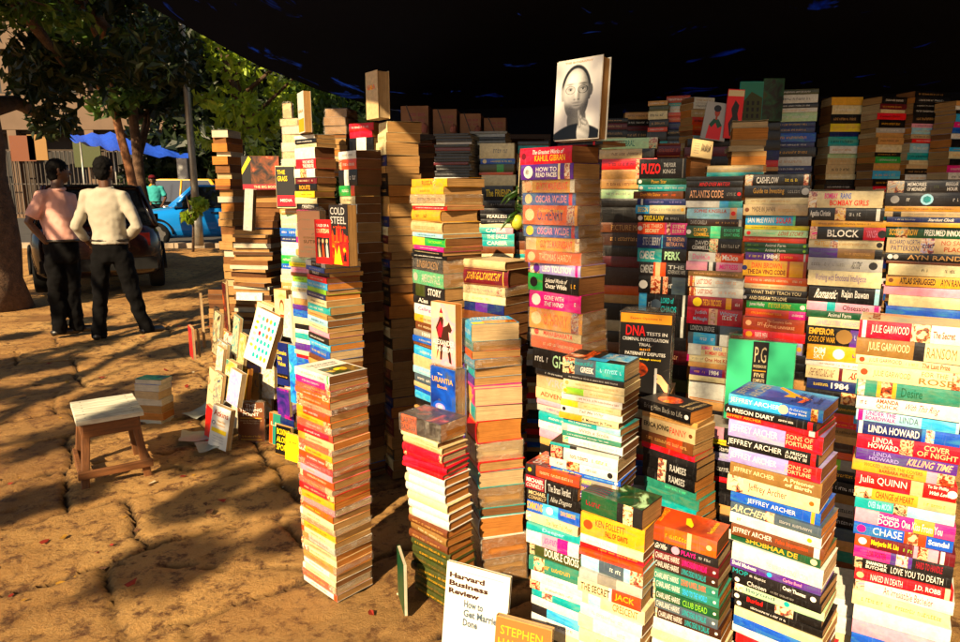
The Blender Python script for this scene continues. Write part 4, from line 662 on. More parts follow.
# ------------------------------------------------------------------ upright and leaning books
def art_portrait(mb, f, H, W):
    """a printed black and white studio portrait, tones worked out point by point"""
    a_rect(mb, f, .01, .99, .01, .99, 'cream')
    ss = lambda a, b, x: (lambda q: q*q*(3-2*q))(min(1, max(0, (x-a)/(b-a))))
    el = lambda s, t, cs, ct, rs, rt: math.sqrt(((s-cs)/rs)**2+((t-ct)/rt)**2)
    def tone(s, t):
        g = .86; q = 1.5*W/H*0+1
        sw = ss(.02, -.03, t-(.21-.42*(s-.52)**2+.05*math.sin(s*9))) if False else ss(.0, .02, (.27-.55*(s-.55)**2)-t)
        neck = 1-ss(.92, 1.05, el(s, t, .53, .30, .17, .17)); g = g*(1-neck)+(.30+.15*(.6-s))*neck
        g = g*(1-sw)+.035*sw
        d = el(s, t, .50, .60, .265, .265); hd = 1-ss(.97, 1.03, d); jaw = 1-ss(.96, 1.04, el(s, t, .51, .50, .215, .205)); m = max(hd if t > .5 else 0, jaw, hd*(1 if t > .52 else 0))
        lit = .80-.42*ss(.50, .76, s)-.20*ss(.62, 1.0, d)+.10*math.exp(-((s-.42)**2/.01+(t-.73)**2/.012))
        n_ = noise.noise(Vector((s*16, t*22, 0)))*.03; lit += n_
        hair = ss(.91, .97, el(s, t, .50, .585, .245, .262))*ss(.60, .70, t); hair = max(hair, ss(.83, .90, t+.25*abs(s-.5))*.9 if t > .76 else 0)
        lit = lit*(1-hair)+(.10+.08*noise.noise(Vector((s*60, t*50, 3))))*hair
        for cx, sg in ((.40, 1), (.62, -1)):
            lit -= .22*math.exp(-((s-cx)**2/.0035+(t-.625)**2/.0010)); lit -= .38*math.exp(-((s-cx)**2/.0040+(t-.672-.02*sg*(s-cx))**2/.00010))
            rg = el(s, t, cx, .612, .082, .040); lit -= .40*math.exp(-(rg-1)**2/.006)
            e_ = el(s, t, cx, .613, .042, .013); lit = lit*(1-(1-ss(.8, 1.1, e_))) + (.62)*(1-ss(.8, 1.1, e_)); e2 = el(s, t, cx+.004, .614, .017, .011); lit *= ss(.7, 1.1, e2)*.92+.08
            lit -= .30*math.exp(-((s-cx)**2/.0022+(t-.627)**2/.00004))
        lit -= .30*math.exp(-((s-.555)**2/.0006+(t-.56)**2/.004)); lit += .14*math.exp(-((s-.505)**2/.0004+(t-.57)**2/.004)); lit -= .35*math.exp(-((s-.48)**2/.0004+(t-.512)**2/.00008)); lit -= .35*math.exp(-((s-.55)**2/.0004+(t-.512)**2/.00008))
        lit -= .42*math.exp(-((s-.515)**2/.006+(t-.448-.6*(s-.515)**2)**2/.00006)); lit -= .12*math.exp(-((s-.515)**2/.004+(t-.425)**2/.0003))
        br = max(0, 1-ss(.42, .50, t))*ss(.45, .9, el(s, t, .515, .47, .13, .075)); br = max(br, math.exp(-((s-.515)**2/.008+(t-.478)**2/.00016))*.8)
        lit = lit*(1-.62*br)+(.20+.16*noise.noise(Vector((s*90, t*90, 7))))*.62*br
        g = g*(1-m)+max(.03, lit)*m
        ear = 1-ss(.85, 1.1, el(s, t, .765, .60, .03, .06)); g = g*(1-ear)+.25*ear
        # hand held to the chin
        hm = 1-ss(.92, 1.06, el(s, t, .66, .17, .115, .145)); hl = .62-.8*(s-.62)+.05*math.sin((t+s*.35)*70); g = g*(1-hm)+max(.1, hl)*hm
        for k, (x0, y0, x1, y1) in enumerate(((.60, .24, .565, .385), (.655, .27, .60, .33), (.70, .26, .63, .29))):
            px, py = s-x0, t-y0; dx, dy = x1-x0, y1-y0; u = min(1, max(0, (px*dx+py*dy)/(dx*dx+dy*dy))); r_ = math.hypot((px-u*dx), (py-u*dy)*1.0)/.028
            fm = 1-ss(.8, 1.1, r_); g = g*(1-fm)+(.70-.35*r_)*fm
        return min(.9, max(.015, g))
    NS, NT_ = 84, 120; vs = [f(.012+.976*i/NS, .012+.976*j/NT_, .0007) for j in range(NT_+1) for i in range(NS+1)]
    lev = 26; mats = []
    for k in range(lev):
        nm = 'portrait_grey_%02d' % k
        if nm not in _m:
            q = NT(nm); v_ = (k+.5)/lev; q.pbr((v_**1.8, v_**1.8*.98, v_**1.8*.93, 1), .32); _m[nm] = q.m
        mats.append(_m[nm])
    by = {}
    for j in range(NT_):
        for i in range(NS):
            k = min(lev-1, int(tone(.53+((i+.5)/NS-.5)*.80, .10+(j+.5)/NT_*.82)*lev)); a = j*(NS+1)+i; by.setdefault(k, []).append((a, a+NS+1, a+NS+2, a+1))
    b0 = len(mb.v); mb.v.extend([tuple(p) for p in vs])
    for k, fs in by.items():
        sl_ = mb.slot(mats[k])
        for q in fs: mb.f.append(tuple(x+b0 for x in q)); mb.mi.append(sl_)
    a_text(mb, f, .20, .8, .945, .968, 'tan', 'THE BIOGRAPHY', .0012)
Y5 = 1.92
stack('the portrait book standing on the classics tower', (603, 140.5), 144.5, ['4 black|b .8 .84 crimson'], Y=1.93, yaw=45, L=.165, W=.12, fill=False)
standing((553, 141.5), .158, .222, .04, 44, 'white', tilt=3, Y=2.02, art=art_portrait, tone='tan', hard=True, label='white hardback with a greyscale portrait, standing on the classics tower', wrap=False)
def art_box(mb, f, H, W):
    a_text(mb, f, .2, .8, .62, .72, 'orange', 'GALA'); a_disc(mb, f, .5, .66, .1, .05, 'yellow', .001)
standing((366, 120), .115, .205, .06, 52, 'beige', Y=3.2, art=art_box, hard=True, tone='cream', label='thick cream boxed book standing on the tallest dark column')
def art_w(mb, f, H, W): a_rect(mb, f, .05, .95, .03, .35, 'amber', .0006); a_text(mb, f, .1, .9, .5, .58, 'tan', 'GALA')
standing((299, 134), .12, .19, .035, 62, 'white', Y=3.42, art=art_w, tone='tan', label='slim white book upright on the coloured stack, amber patch low on its cover')
standing((283, 118), .05, .078, .03, 5, 'beige', Y=3.9, tone='cream', wrap=True, label='small wrapped book upright on the plastic-wrapped white pile')
def art_cold(mb, f, H, W):
    a_rect(mb, f, .01, .99, .01, .99, 'charcoal')
    a_rect(mb, f, .02, .98, .01, .5, 'x', .0006, art_mat('fire', [(.36, 'maroon'), (.45, 'red'), (.55, 'flame'), (.66, 'yellow')], 14, 2))
    for k in range(9):
        x = .06+.11*k; h = (.52, .6, .5, .66, .72, .68, .6, .54, .5)[k]; a_poly(mb, f, [(x-.06, .4), (x, h), (x+.07, .4)], 'flame' if k % 2 else 'red', .0008)
    a_poly(mb, f, [(.2, .02), (.3, .3), (.36, .16), (.5, .34), (.6, .1), (.66, .02)], 'yellow', .001)
    a_text(mb, f, .08, .85, .84, .96, 'silver', 'COLD'); a_text(mb, f, .08, .92, .69, .81, 'silver', 'STEEL'); a_text(mb, f, .2, .9, .62, .65, 'flame', 'A THRILLER'); a_poly(mb, f, [(.72, .08), (.8, .2), (.78, .26), (.86, .22), (.9, .08)], 'black', .0012)
standing((331, 264.5), .118, .222, .04, 44, 'charcoal', Y=2.52, art=art_cold, tone='tan', label='black thriller cover with silver lettering over flames, standing beside the red book')
def art_sutra(mb, f, H, W):
    a_rect(mb, f, .01, .99, .01, .99, 'peach'); a_text(mb, f, .25, .95, .31, .38, 'bronze', 'SUTRA'); a_text(mb, f, .25, .8, .41, .45, 'tan', 'BUSINESS'); a_text(mb, f, .1, .95, .10, .16, 'cream', 'RATAN TATA')
    a_text(mb, f, .25, .75, .2, .25, 'cream', 'LESSONS OF'); a_text(mb, f, .2, .6, .8, .83, 'cream', 'The wisdom'); a_text(mb, f, .2, .8, .6, .63, 'cream', 'of the elders')
standing((299, 257), .122, .193, .035, 28, 'peach', Y=2.82, art=art_sutra, wrap=True, tone='cream', label='pale peach sutra book in plastic, upright left of the red book')
stack('the short pile carrying the pale sutra book', (309, 258), 300, ['6 palegreen', '5 yellow|g .2 .8 black', '7 pink|g .2 .8 magenta', '4 brown', '7 lime|g .1 .6 black', '6 paleblue|g .1 .8 white', '5 cream|g .2 .8 brown', '8 white'], Y=2.92, yaw=38, L=.13, W=.13)
def art_redc(mb, f, H, W):
    a_rect(mb, f, .01, .99, .01, .99, 'red'); a_text(mb, f, .12, .88, .84, .9, 'white', 'TALES OF A'); a_text(mb, f, .12, .88, .7, .8, 'cream', 'COURTESAN')
    a_rect(mb, f, .12, .9, .15, .6, 'charcoal', .0007); 
    for k in range(3): a_poly(mb, f, [(.2+.24*k, .15), (.18+.24*k, .4), (.24+.24*k, .5), (.3+.24*k, .4), (.34+.24*k, .15)], ('cream', 'rust', 'silver')[k], .0009); a_disc(mb, f, .25+.24*k, .52, .06, .05, 'peach', .001)
standing((316, 263), .092, .165, .014, 36, 'red', Y=2.56, art=art_redc, tone='cream', label='small red book with figures on its cover, between the sutra and the fiery thriller')
def art_dark(mb, f, H, W):
    a_rect(mb, f, .02, .98, .02, .98, 'charcoal'); a_text(mb, f, .1, .5, .8, .9, 'yellow', 'THE'); a_text(mb, f, .1, .6, .64, .76, 'yellow', 'GRASS'); a_rect(mb, f, .05, .95, .05, .3, 'crimson', .0008); a_text(mb, f, .2, .8, .15, .22, 'white', 'MEDIA')
standing((277, 208), .115, .225, .02, 10, 'cream', Y=3.72, art=art_dark, tone='cream', label='dark cover with a red block upright on the blue and white pile')
def art_urantia(mb, f, H, W):
    a_rect(mb, f, .01, .99, .01, .99, 'x', .0003, art_mat('cosmos', [(.34, 'navy'), (.5, 'blue'), (.62, 'slate'), (.74, 'lilac')], 8, .5)); a_disc(mb, f, .4, .16, .3, .13, 'blue', .0006); a_disc(mb, f, .4, .16, .2, .08, 'lilac', .0008); a_disc(mb, f, .4, .16, .1, .04, 'white', .001)
    a_text(mb, f, .3, .5, .84, .88, 'cream', 'The'); a_text(mb, f, .08, .92, .68, .79, 'gold', 'URANTIA'); a_text(mb, f, .3, .7, .56, .63, 'gold', 'Book')
pu = at(431, 414, 2.34); pu.z = max(pu.z, .625)
standing(pu, .128, .175, .055, 44, 'blue', art=art_urantia, tone='tan', hard=True, label='thick blue cosmic-covered book upright below the horseman novel', wrap=True)
def art_horse(mb, f, H, W):
    a_rect(mb, f, .01, .99, .01, .99, 'x', .0003, art_mat('dust', [(.35, 'peach'), (.5, 'pink'), (.64, 'cream')], 8, .5))
    a_poly(mb, f, [(.22, .1), (.3, .45), (.2, .6), (.32, .72), (.42, .86), (.52, .74), (.5, .62), (.66, .66), (.74, .72), (.86, .6), (.8, .55), (.72, .56), (.78, .3), (.84, .06), (.74, .08), (.64, .34), (.5, .36), (.44, .1), (.36, .1), (.38, .36)], 'darkbrown', .0007)
    a_poly(mb, f, [(.26, .6), (.4, .72), (.5, .6), (.42, .45), (.3, .46)], 'wine', .0009); a_disc(mb, f, .42, .82, .07, .045, 'peach', .001); a_poly(mb, f, [(.36, .84), (.42, .93), (.5, .84)], 'crimson', .0011)
    a_text(mb, f, .08, .95, .34, .42, 'white', 'ALEXANDER'); a_text(mb, f, .15, .9, .24, .31, 'white', 'THE GREAT')
ph = pu + Vector((0.004, .012, .177))
standing(ph, .126, .228, .03, 44, 'peach', art=art_horse, tone='orange', label='novel with a mounted warrior on its cover, standing on the blue cosmic book')
def art_dna(mb, f, H, W):
    a_rect(mb, f, .01, .99, .01, .99, 'black'); a_rect(mb, f, .01, .99, .88, .99, 'amber', .0006); a_text(mb, f, .2, .8, .915, .95, 'rust', 'Expert Opinions in')
    a_text(mb, f, .12, .5, .73, .85, 'red', 'DNA'); a_text(mb, f, .52, .92, .74, .78, 'white', 'TESTS IN'); a_text(mb, f, .06, .94, .67, .71, 'white', 'CRIMINAL INVESTIGATION'); a_text(mb, f, .38, .62, .61, .645, 'white', 'TRIAL'); a_text(mb, f, .4, .6, .56, .59, 'amber', 'and'); a_text(mb, f, .12, .9, .5, .54, 'white', 'PATERNITY DISPUTES'); a_text(mb, f, .18, .82, .44, .47, 'yellow', '(Seeking through science)')
    a_disc(mb, f, .3, .33, .28, .1, 'x', .0007, art_mat('flare', [(.35, 'black'), (.5, 'rust'), (.62, 'orange')], 16))
    a_poly(mb, f, [(.98, .18), (.84, .28), (.74, .30), (.7, .27), (.78, .24), (.74, .2), (.82, .17), (.9, .1), (.98, .06)], 'peach', .0009); a_rect(mb, f, .71, .76, .02, .36, 'silver', .0011)
standing((617.5, 394), .158, .268, .045, 24, 'black', Y=2.06, art=art_dna, tone='tan', hard=True, wrap=True, label='tall black forensic law book with red lettering standing behind the teal greek romance')
stack('the hidden pile that lifts the forensic law book', (672, 394), 430, ['9 tan', '10 black', '9 cream', '8 maroon'], Y=2.02, yaw=24, L=.17, W=.11, vis=.2)
def art_pg(mb, f, H, W):
    a_rect(mb, f, .01, .99, .01, .99, 'mint'); a_rect(mb, f, .38, .61, .01, .99, 'charcoal', .0006)
    a_text(mb, f, .41, .58, .74, .93, 'cream', 'P.G', bold=0); a_text(mb, f, .4, .59, .675, .71, 'cream', 'WODEHOUSE'); a_rect(mb, f, .4, .59, .63, .645, 'gold', .0012); a_text(mb, f, .42, .57, .56, .61, 'cream', 'FIVE'); a_text(mb, f, .41, .58, .5, .54, 'cream', 'COMPLETE')
zpg = at(768, 425, 2.0).z
pp = at(722, 428, 2.06); pp.z = zpg+.002
standing(pp, .196, .262, .085, 24, 'mint', art=art_pg, tone='tan', hard=True, wrap=True, label='thick mint green boxed volume with a black band, wrapped in plastic')
def art_hbr(mb, f, H, W):
    a_rect(mb, f, .01, .99, .01, .99, 'white')
    for i, t in enumerate(('Harvard', 'Business', 'Review')): a_text(mb, f, .06, (.62, .68, .55)[i], .84-.085*i, .90-.085*i, 'darkbrown', t, bold=.045)
    for i, t in enumerate(('How to', 'Get Married', 'Done')): a_text(mb, f, .32, (.62, .9, .55)[i], .56-.1*i, .64-.1*i, 'slate', t, bold=.035)
    a_rect(mb, f, .3, .9, .93, .933, 'gold', .001)
standing((441, 652), .21, .285, .012, 26, 'white', tilt=9, Y=1.83, art=art_hbr, tone='cream', label='white business magazine propped upright on the ground at the very front')
def art_hawk(mb, f, H, W):
    a_rect(mb, f, .01, .99, .01, .99, 'bronze'); a_text(mb, f, .1, .85, .78, .9, 'gold', 'STEPHEN'); a_text(mb, f, .07, .95, .60, .73, 'gold', 'HAWKING'); a_text(mb, f, .1, .5, .48, .55, 'cream', 'MY BRIEF')
standing((491, 690), .165, .215, .02, 24, 'tan', tilt=9, Y=1.66, art=art_hawk, tone='cream', label='brown book with golden capitals in front of the white business magazine')
standing((398, 594), .135, .188, .012, 74, 'darkgreen', Y=2.16, tone='white', label='thin dark green book upright on the ground beside the olive set')
# left leaning cluster
def art_cat(mb, f, H, W):
    a_rect(mb, f, .01, .99, .01, .99, 'white')
    r = random.Random(4)
    for i in range(4):
        for j in range(6): a_disc(mb, f, .38+.16*i, .14+.14*j, .055, .045, r.choice(['teal', 'teal', 'gold', 'mint', 'bronze', 'red']), .0007)
    for j in range(6): a_disc(mb, f, .18, .3+.11*j, .07, .03, r.choice(['yellow', 'cream', 'lime']), .0007)
standing((243, 357), .20, .295, .045, 33, 'white', tilt=14, roll=12, Y=3.62, art=art_cat, tone='tan', label='large white catalogue dotted with coloured circles, leaning on the magazine pile')
for i in range(4):
    standing((247+i*4, 352), .15, .30+.01*(i % 2), .018, 38, ('cream', 'beige', 'white', 'tan')[i], tilt=12, roll=8, Y=3.75+.05*i, tone='cream', label=('cream', 'beige', 'white', 'tan')[i]+' book peeping up behind the dotted white catalogue')
stack('the hidden pile below the dotted catalogue', (262, 384), 436, ['8 brown', '9 tan', '8 black', '9 maroon', '8 brown', '8 tan'], Y=3.95, yaw=20, L=.15, W=.13, tone='brown', vis=.5)
def art_gen(bg, art=None, title=None, tc='white', ty=.75, th=.12, extra=None):
    def f2(mb, f, H, W):
        a_rect(mb, f, .01, .99, .01, .99, bg, .0003, art)
        if title:
            for i, q in enumerate(title): a_text(mb, f, .1, .9, ty-i*th*1.2, ty-i*th*1.2+th, tc, q)
        if extra: extra(mb, f)
    return f2
standing((225, 328), .13, .3, .014, 60, 'black', Y=4.25, art=art_gen('x', art_mat('mask', [(.34, 'black'), (.48, 'maroon'), (.57, 'rust'), (.68, 'orange')], 9)), label='tall dark red and black periodical upright against the grey magazines')
standing((229, 322), .10, .27, .010, 72, 'cream', Y=4.2, label='thin cream volume edge on beside the dark red periodical')
standing((222, 397), .13, .235, .035, 42, 'palegreen', tilt=8, roll=6, Y=3.84, art=art_gen('x', art_mat('meadow', [(.35, 'cream'), (.5, 'gold'), (.62, 'seagreen')], 7), ['EARTH'], 'white', .62), label='green and cream book leaning at the back of the left cluster')
standing((217, 398), .12, .21, .02, 58, 'tan', tilt=8, Y=3.98, art=art_gen('olive'), label='olive book leaning behind the green and cream one')
standing((226, 401), .13, .20, .03, 42, 'white', tilt=9, roll=7, Y=3.70, art=art_gen('x', art_mat('haze_print', [(.35, 'white'), (.5, 'lilac'), (.62, 'paleblue'), (.72, 'cream')], 9)), label='whitish lilac book leaning just above the diet book')
standing((237, 398), .10, .19, .03, 40, 'gold', tilt=9, Y=3.86, tone='orange', label='golden brown book leaning right of the lilac one')
standing((204, 440), .10, .225, .02, 50, 'crimson', tilt=6, roll=6, Y=3.74, art=art_gen('red'), label='red book leaning behind the white diet book')
def ex_at(mb, f):
    a_rect(mb, f, .08, .9, .36, .46, 'yellow', .0008); a_disc(mb, f, .16, .58, .09, .05, 'navy', .0009); a_disc(mb, f, .16, .58, .06, .035, 'white', .0011); a_text(mb, f, .35, .8, .62, .68, 'gold', 'New Diet'); a_text(mb, f, .3, .8, .54, .59, 'gold', 'Revolution')
    for k in range(3): a_text(mb, f, .2, .8, .26-.07*k, .30-.07*k, 'silver', ('over ten million', 'copies in print', 'completely updated')[k])
standing((208, 444), .142, .236, .035, 28, 'white', tilt=7, roll=8, Y=3.57, art=art_gen('white', None, ['Atkins'], 'rust', .76, .14, ex_at), tone='cream', label='white diet book with a rust title and yellow stripe, leaning at the front left')
def ex_tp(mb, f):
    a_rect(mb, f, .1, .9, .6, .615, 'gold', .0008); a_rect(mb, f, .1, .9, .06, .075, 'gold', .0008); a_text(mb, f, .1, .9, .52, .56, 'beige', 'Science, Society, and'); a_text(mb, f, .2, .8, .46, .5, 'beige', 'the Rising Culture'); a_text(mb, f, .15, .85, .12, .17, 'gold', 'By the author of The Tao')
    for i, (t, y) in enumerate((('THE', .88), ('TURNING', .77), ('POINT', .66))): a_text(mb, f, (.3, .08, .2)[i], (.7, .92, .8)[i], y, y+.085, 'white', t)
standing((238.5, 442), .157, .235, .02, 3, 'brown', tilt=5, Y=3.70, art=art_gen('brown', None, None, extra=ex_tp), wrap=True, tone='tan', label='dark brown book titled in white capitals, upright on the ground beside the diet book')
standing((269, 443), .155, .185, .03, 36, 'amber', tilt=5, Y=3.66, art=art_gen('seagreen', None, ['LIFE'], 'cream', .6, extra=lambda mb, f: a_rect(mb, f, .02, .2, .02, .98, 'flame', .0009)), tone='cream', label='teal and orange book upright behind the yellow-lettered one')
def ex_bx(mb, f):
    for k, t in enumerate(('BOXING', 'ALONE', 'SPORT')): a_text(mb, f, .1, .9, .68-.26*k, .88-.26*k, 'yellow', t)
standing((275, 453), .125, .165, .016, 34, 'gold', tilt=6, Y=3.50, art=art_gen('black', None, None, extra=ex_bx), label='black book with big yellow letters leaning behind the front stack')
standing((285, 459), .11, .145, .016, 34, 'yellow', tilt=6, Y=3.40, art=art_gen('yellow', None, ['THE WAY'], 'olive', .65, .1), label='bright yellow booklet leaning low beside the front stack')
def ex_dm(mb, f):
    for k, t in enumerate(('Domains', 'in', 'Value')): a_text(mb, f, .15, (.9, .5, .8)[k], .72-.13*k, .82-.13*k, 'yellow', t)
    a_rect(mb, f, .02, .98, .16, .27, 'black', .0008); a_text(mb, f, .1, .9, .19, .23, 'gold', 'Notes of the Age')
stack('the low pile beneath the blue value book', (294, 414), 449, ['8 purple|b .3 .8 magenta', '8 navy', '9 teal', '8 slate', '8 paleblue'], Y=3.52, yaw=36, L=.12, W=.12)
standing((278, 414), .10, .15, .02, 36, 'purple', Y=3.47, art=art_gen('x', art_mat('dusk', [(.36, 'navy'), (.5, 'purple'), (.62, 'magenta'), (.72, 'peach')], 8)), label='purple and pink book upright under the blue value book')
standing((277.5, 384), .10, .24, .025, 36, 'navy', Y=3.56, art=art_gen('navy', None, None, extra=ex_dm), tone='cream', label='tall dark blue book with yellow lettering, upright left of the sky blue one')
standing((291, 402), .105, .315, .02, 40, 'sky', Y=3.42, art=art_gen('x', art_mat('swirl', [(.36, 'blue'), (.5, 'sky'), (.6, 'teal'), (.7, 'paleblue')], 9)), tone='cream', label='tall sky blue book upright behind the front stack of orange spines')
standing((276, 331), .10, .235, .04, 34, 'tan', Y=3.62, art=art_gen('x', art_mat('sepia', [(.36, 'cream'), (.5, 'peach'), (.6, 'tan'), (.7, 'rust')], 6), None, extra=lambda mb, f: (a_disc(mb, f, .6, .62, .18, .15, 'brown', .0008), a_disc(mb, f, .6, .58, .13, .12, 'peach', .001), a_poly(mb, f, [(.3, .1), (.45, .42), (.75, .42), (.9, .1)], 'rust', .0009))), tone='tan', label='tan book with a faded portrait upright in the left cluster')
for i, c in enumerate(('white', 'cream', 'amber', 'white', 'paleblue', 'slate')):
    standing((291+i*3, 340+i*.6), .13, .24+.012*(i % 3), .015, 70, c, Y=3.45-.02*i, tone='white', label=f"{ {'white': ('narrow' if i == 0 else 'wider')+' white', 'paleblue': 'pale blue'}.get(c, c) } book filed on end right of the tan portrait book")
standing((190, 355), .15, .24, .02, 58, 'red', Y=5.0, roll=3, label='red book upright at the far left end of the cluster')
standing((198, 354), .10, .20, .012, 62, 'tan', Y=5.02, roll=3, label='tan book upright next to the red one at the far left')
standing((203, 346), .10, .42, .02, 66, 'maroon', Y=5.15, roll=-2, label='tall maroon book upright before the low dark magazine pile')
def ex_pb(mb, f):
    a_rect(mb, f, .0, 1, .0, .16, 'wine', .0008); a_text(mb, f, .3, .95, .04, .12, 'cream', 'THE BIG BOOK'); a_rect(mb, f, .0, .24, .16, 1, 'black', .0007); a_poly(mb, f, [(0, .62), (.2, 1), (.26, .9), (0, .45)], 'yellow', .001)
standing((243, 189.5), .24, .205, .02, 4, 'brown', Y=4.3, art=art_gen('x', art_mat('oil', [(.38, 'black'), (.5, 'brown'), (.58, 'rust'), (.68, 'peach')], 10), None, extra=ex_pb), label='wide picture book with a yellow corner standing on the dark pages pile')
standing((243, 230), .055, .25, .05, 5, 'silver', roll=6, Y=4.12, tone='cream', label='worn whitish album leaning upright on the grey magazines')
r_ = random.Random(44)
for i, (px, py, W_, H_, yw_, c, Y_, rl, lab) in enumerate((
    (206, 408, .16, .27, 52, 'cream', 4.0, 6, 'cream picture magazine at the outer rim behind the red book'),
    (214, 384, .17, .30, 50, 'paleblue', 4.15, 5, 'pale blue magazine standing tall behind the peach booklet'),
    (221, 372, .16, .28, 48, 'rust', 4.25, 4, 'rust coloured magazine tall behind the green and cream book'),
    (212, 352, .16, .30, 54, 'charcoal', 4.6, 3, 'charcoal magazine leaning left of the grey magazine pile'),
    (246, 376, .15, .24, 36, 'lilac', 4.1, 6, 'lilac book leaning under the dotted catalogue'),
    (256, 418, .12, .19, 20, 'gold', 3.95, -4, 'golden book standing just behind the dark brown titled one'),
    (228, 425, .10, .2, 30, 'silver', 3.85, 5, 'silver grey booklet between the diet book and the dark brown one'),
    (212, 340, .15, .26, 60, 'grey', 5.0, -3, 'grey periodical upright before the low dark magazine pile'),
    (236, 300, .18, .05, 12, 'silver', 4.12, 0, 'pale slab of a book laid against the grey magazines'),
    (231, 352, .13, .24, 55, 'teal', 4.05, 4, 'teal book upright under the dark red periodical'),
    (234, 362, .12, .20, 45, 'cream', 3.98, 8, 'cream book tucked in below the teal one'),
    (215, 372, .10, .17, 48, 'peach', 3.95, 6, 'peach booklet at the left rim of the leaning cluster'),
    (212, 402, .11, .20, 45, 'slate', 3.86, 7, 'slate grey book behind the red one at the cluster rim'),
    (248, 400, .10, .17, 30, 'tan', 3.98, -5, 'tan book leaning behind the dark brown titled one'),
    (262, 398, .12, .20, 35, 'beige', 3.9, -6, 'beige book leaning above the teal and orange one'),
    (283, 336, .09, .20, 40, 'white', 3.5, 0, 'white booklet squeezed beside the tan portrait book'),
    (268, 352, .11, .26, 42, 'brown', 3.8, 4, 'brown book upright right of the dotted catalogue'))):
    standing((px, py), W_, H_, .02, yw_, c, tilt=7, roll=rl, Y=Y_, tone='cream', label=lab, items=[], art=art_gen('x', art_mat('worn_%d' % i, [(.36, c), (.52, ('cream', 'tan', 'white')[i % 3]), (.62, ('rust', 'slate', 'gold', 'teal')[i % 4]), (.74, c)], 9+i)))
# face-out titles in the dark
stack('the pile carrying the red dress cover', (738, 138), 175, ['8 black', '9 maroon', '9 black', '9 brown'], Y=3.30, yaw=10, L=.24, W=.12, vis=.3)
stack('the pile carrying the green covers', (782, 121), 160, ['8 black', '9 charcoal', '9 black', '9 navy'], Y=3.44, yaw=10, L=.25, W=.12, vis=.3)
def ex_w(mb, f):
    a_poly(mb, f, [(.2, .02), (.25, .4), (.4, .56), (.6, .56), (.78, .4), (.8, .02)], 'red', .0007); a_poly(mb, f, [(.25, .4), (.4, .56), (.6, .56), (.78, .4), (.62, .32), (.5, .46), (.36, .32)], 'darkgreen', .0009)
    a_disc(mb, f, .5, .74, .11, .12, 'rust', .001); a_disc(mb, f, .48, .84, .15, .09, 'black', .0012); a_rect(mb, f, .46, .54, .54, .64, 'rust', .001)
standing((700, 138), .112, .172, .01, 6, 'silver', roll=9, tilt=5, Y=3.26, art=art_gen('silver', None, None, extra=ex_w), label='pale cover showing a woman in a red dress, propped in the dark back row')
def ex_r(mb, f): a_rect(mb, f, .02, .98, .86, .98, 'cream', .0008); a_poly(mb, f, [(.35, .05), (.2, .3), (.4, .45), (.3, .6), (.5, .78), (.75, .68), (.7, .5), (.85, .3), (.6, .05)], 'black', .0009)
standing((723, 138), .075, .22, .012, 4, 'red', roll=3, Y=3.24, art=art_gen('red', None, None, extra=ex_r), label='red cover with a black figure right of the woman in red')
def ex_g(mb, f):
    a_poly(mb, f, [(.02, .02), (.02, .4), (.5, .75), (.98, .6), (.98, .02)], 'olive', .0007)
    for i in range(4):
        for j in range(3): a_rect(mb, f, .1+.22*i, .2+.22*i, .1+.16*j, .2+.16*j, 'black', .0009)
standing((738, 122), .112, .19, .012, 2, 'teal', Y=3.42, art=art_gen('seagreen', None, None, extra=ex_g), label='green cover with an old mansion, propped above the page-side block')
standing((761, 121), .10, .20, .012, 2, 'darkgreen', Y=3.42, art=art_gen('x', art_mat('jungle', [(.4, 'black'), (.55, 'darkgreen'), (.66, 'olive')], 14)), label='very dark green cover right of the mansion one')
def ex_s(mb, f):
    for k in range(9): a_poly(mb, f, [(.45+.05*k, .35+.05*(k % 3)), (.5+.05*k, .8-.04*(k % 4)), (.52+.05*k, .78-.04*(k % 4)), (.48+.05*k, .33)], 'charcoal', .0008)
    for k in range(5): a_text(mb, f, .12, .36, .72-.13*k, .77-.13*k, 'slate', ('a word', 'of', 'advice', 'about', 'books')[k])
stack('the brown block wedged behind the crime novels', (711, 156), 178, ['22 brown h pbrown'], Y=2.44, yaw=8, L=.085, W=.12, spine='B', fill=False, tone='brown')
standing((690.5, 156), .073, .07, .006, 2, 'beige', tilt=25, roll=10, Y=2.43, art=art_gen('beige', None, None, extra=ex_s), label='little cream card with a black ink sketch leaning over the brown block')
stack('the reddish volume lying above the crime novels', (682, 143), 157, ['13 maroon h|g .1 .9 rust'], Y=2.66, yaw=6, L=.09, W=.12, fill=False)
stack('the two slim volumes on the atlantis stack', (764, 165), 176, ['7 beige h|g .2 .8 silver', '4 teal'], Y=2.3, yaw=14, L=.182, W=.12, fill=False)

# ------------------------------------------------------------------ emit all books
PEND.sort(key=lambda p: -p[0])
seen = 0; labels = set()
for k, (a, d) in enumerate(PEND):
    ind = k < 310 and a > 0
    if ind:
        if d['label'] in labels: d['label'] = d['label'] + ', again'
        labels.add(d['label']); seen += 1
    emit_book(d, ind)
    if ind and len(d['label'].replace('-', ' ').split()) > 15: print('LONG', d['label'])
LO = LEFTOVER.build('stacked_books'); tag(LO, 'further books filling the lower and darker stacks of the stall', 'books', None, 'stuff')
print('BOOKS', len(PEND), 'individual', seen, 'leftover faces', len(LEFTOVER.f))
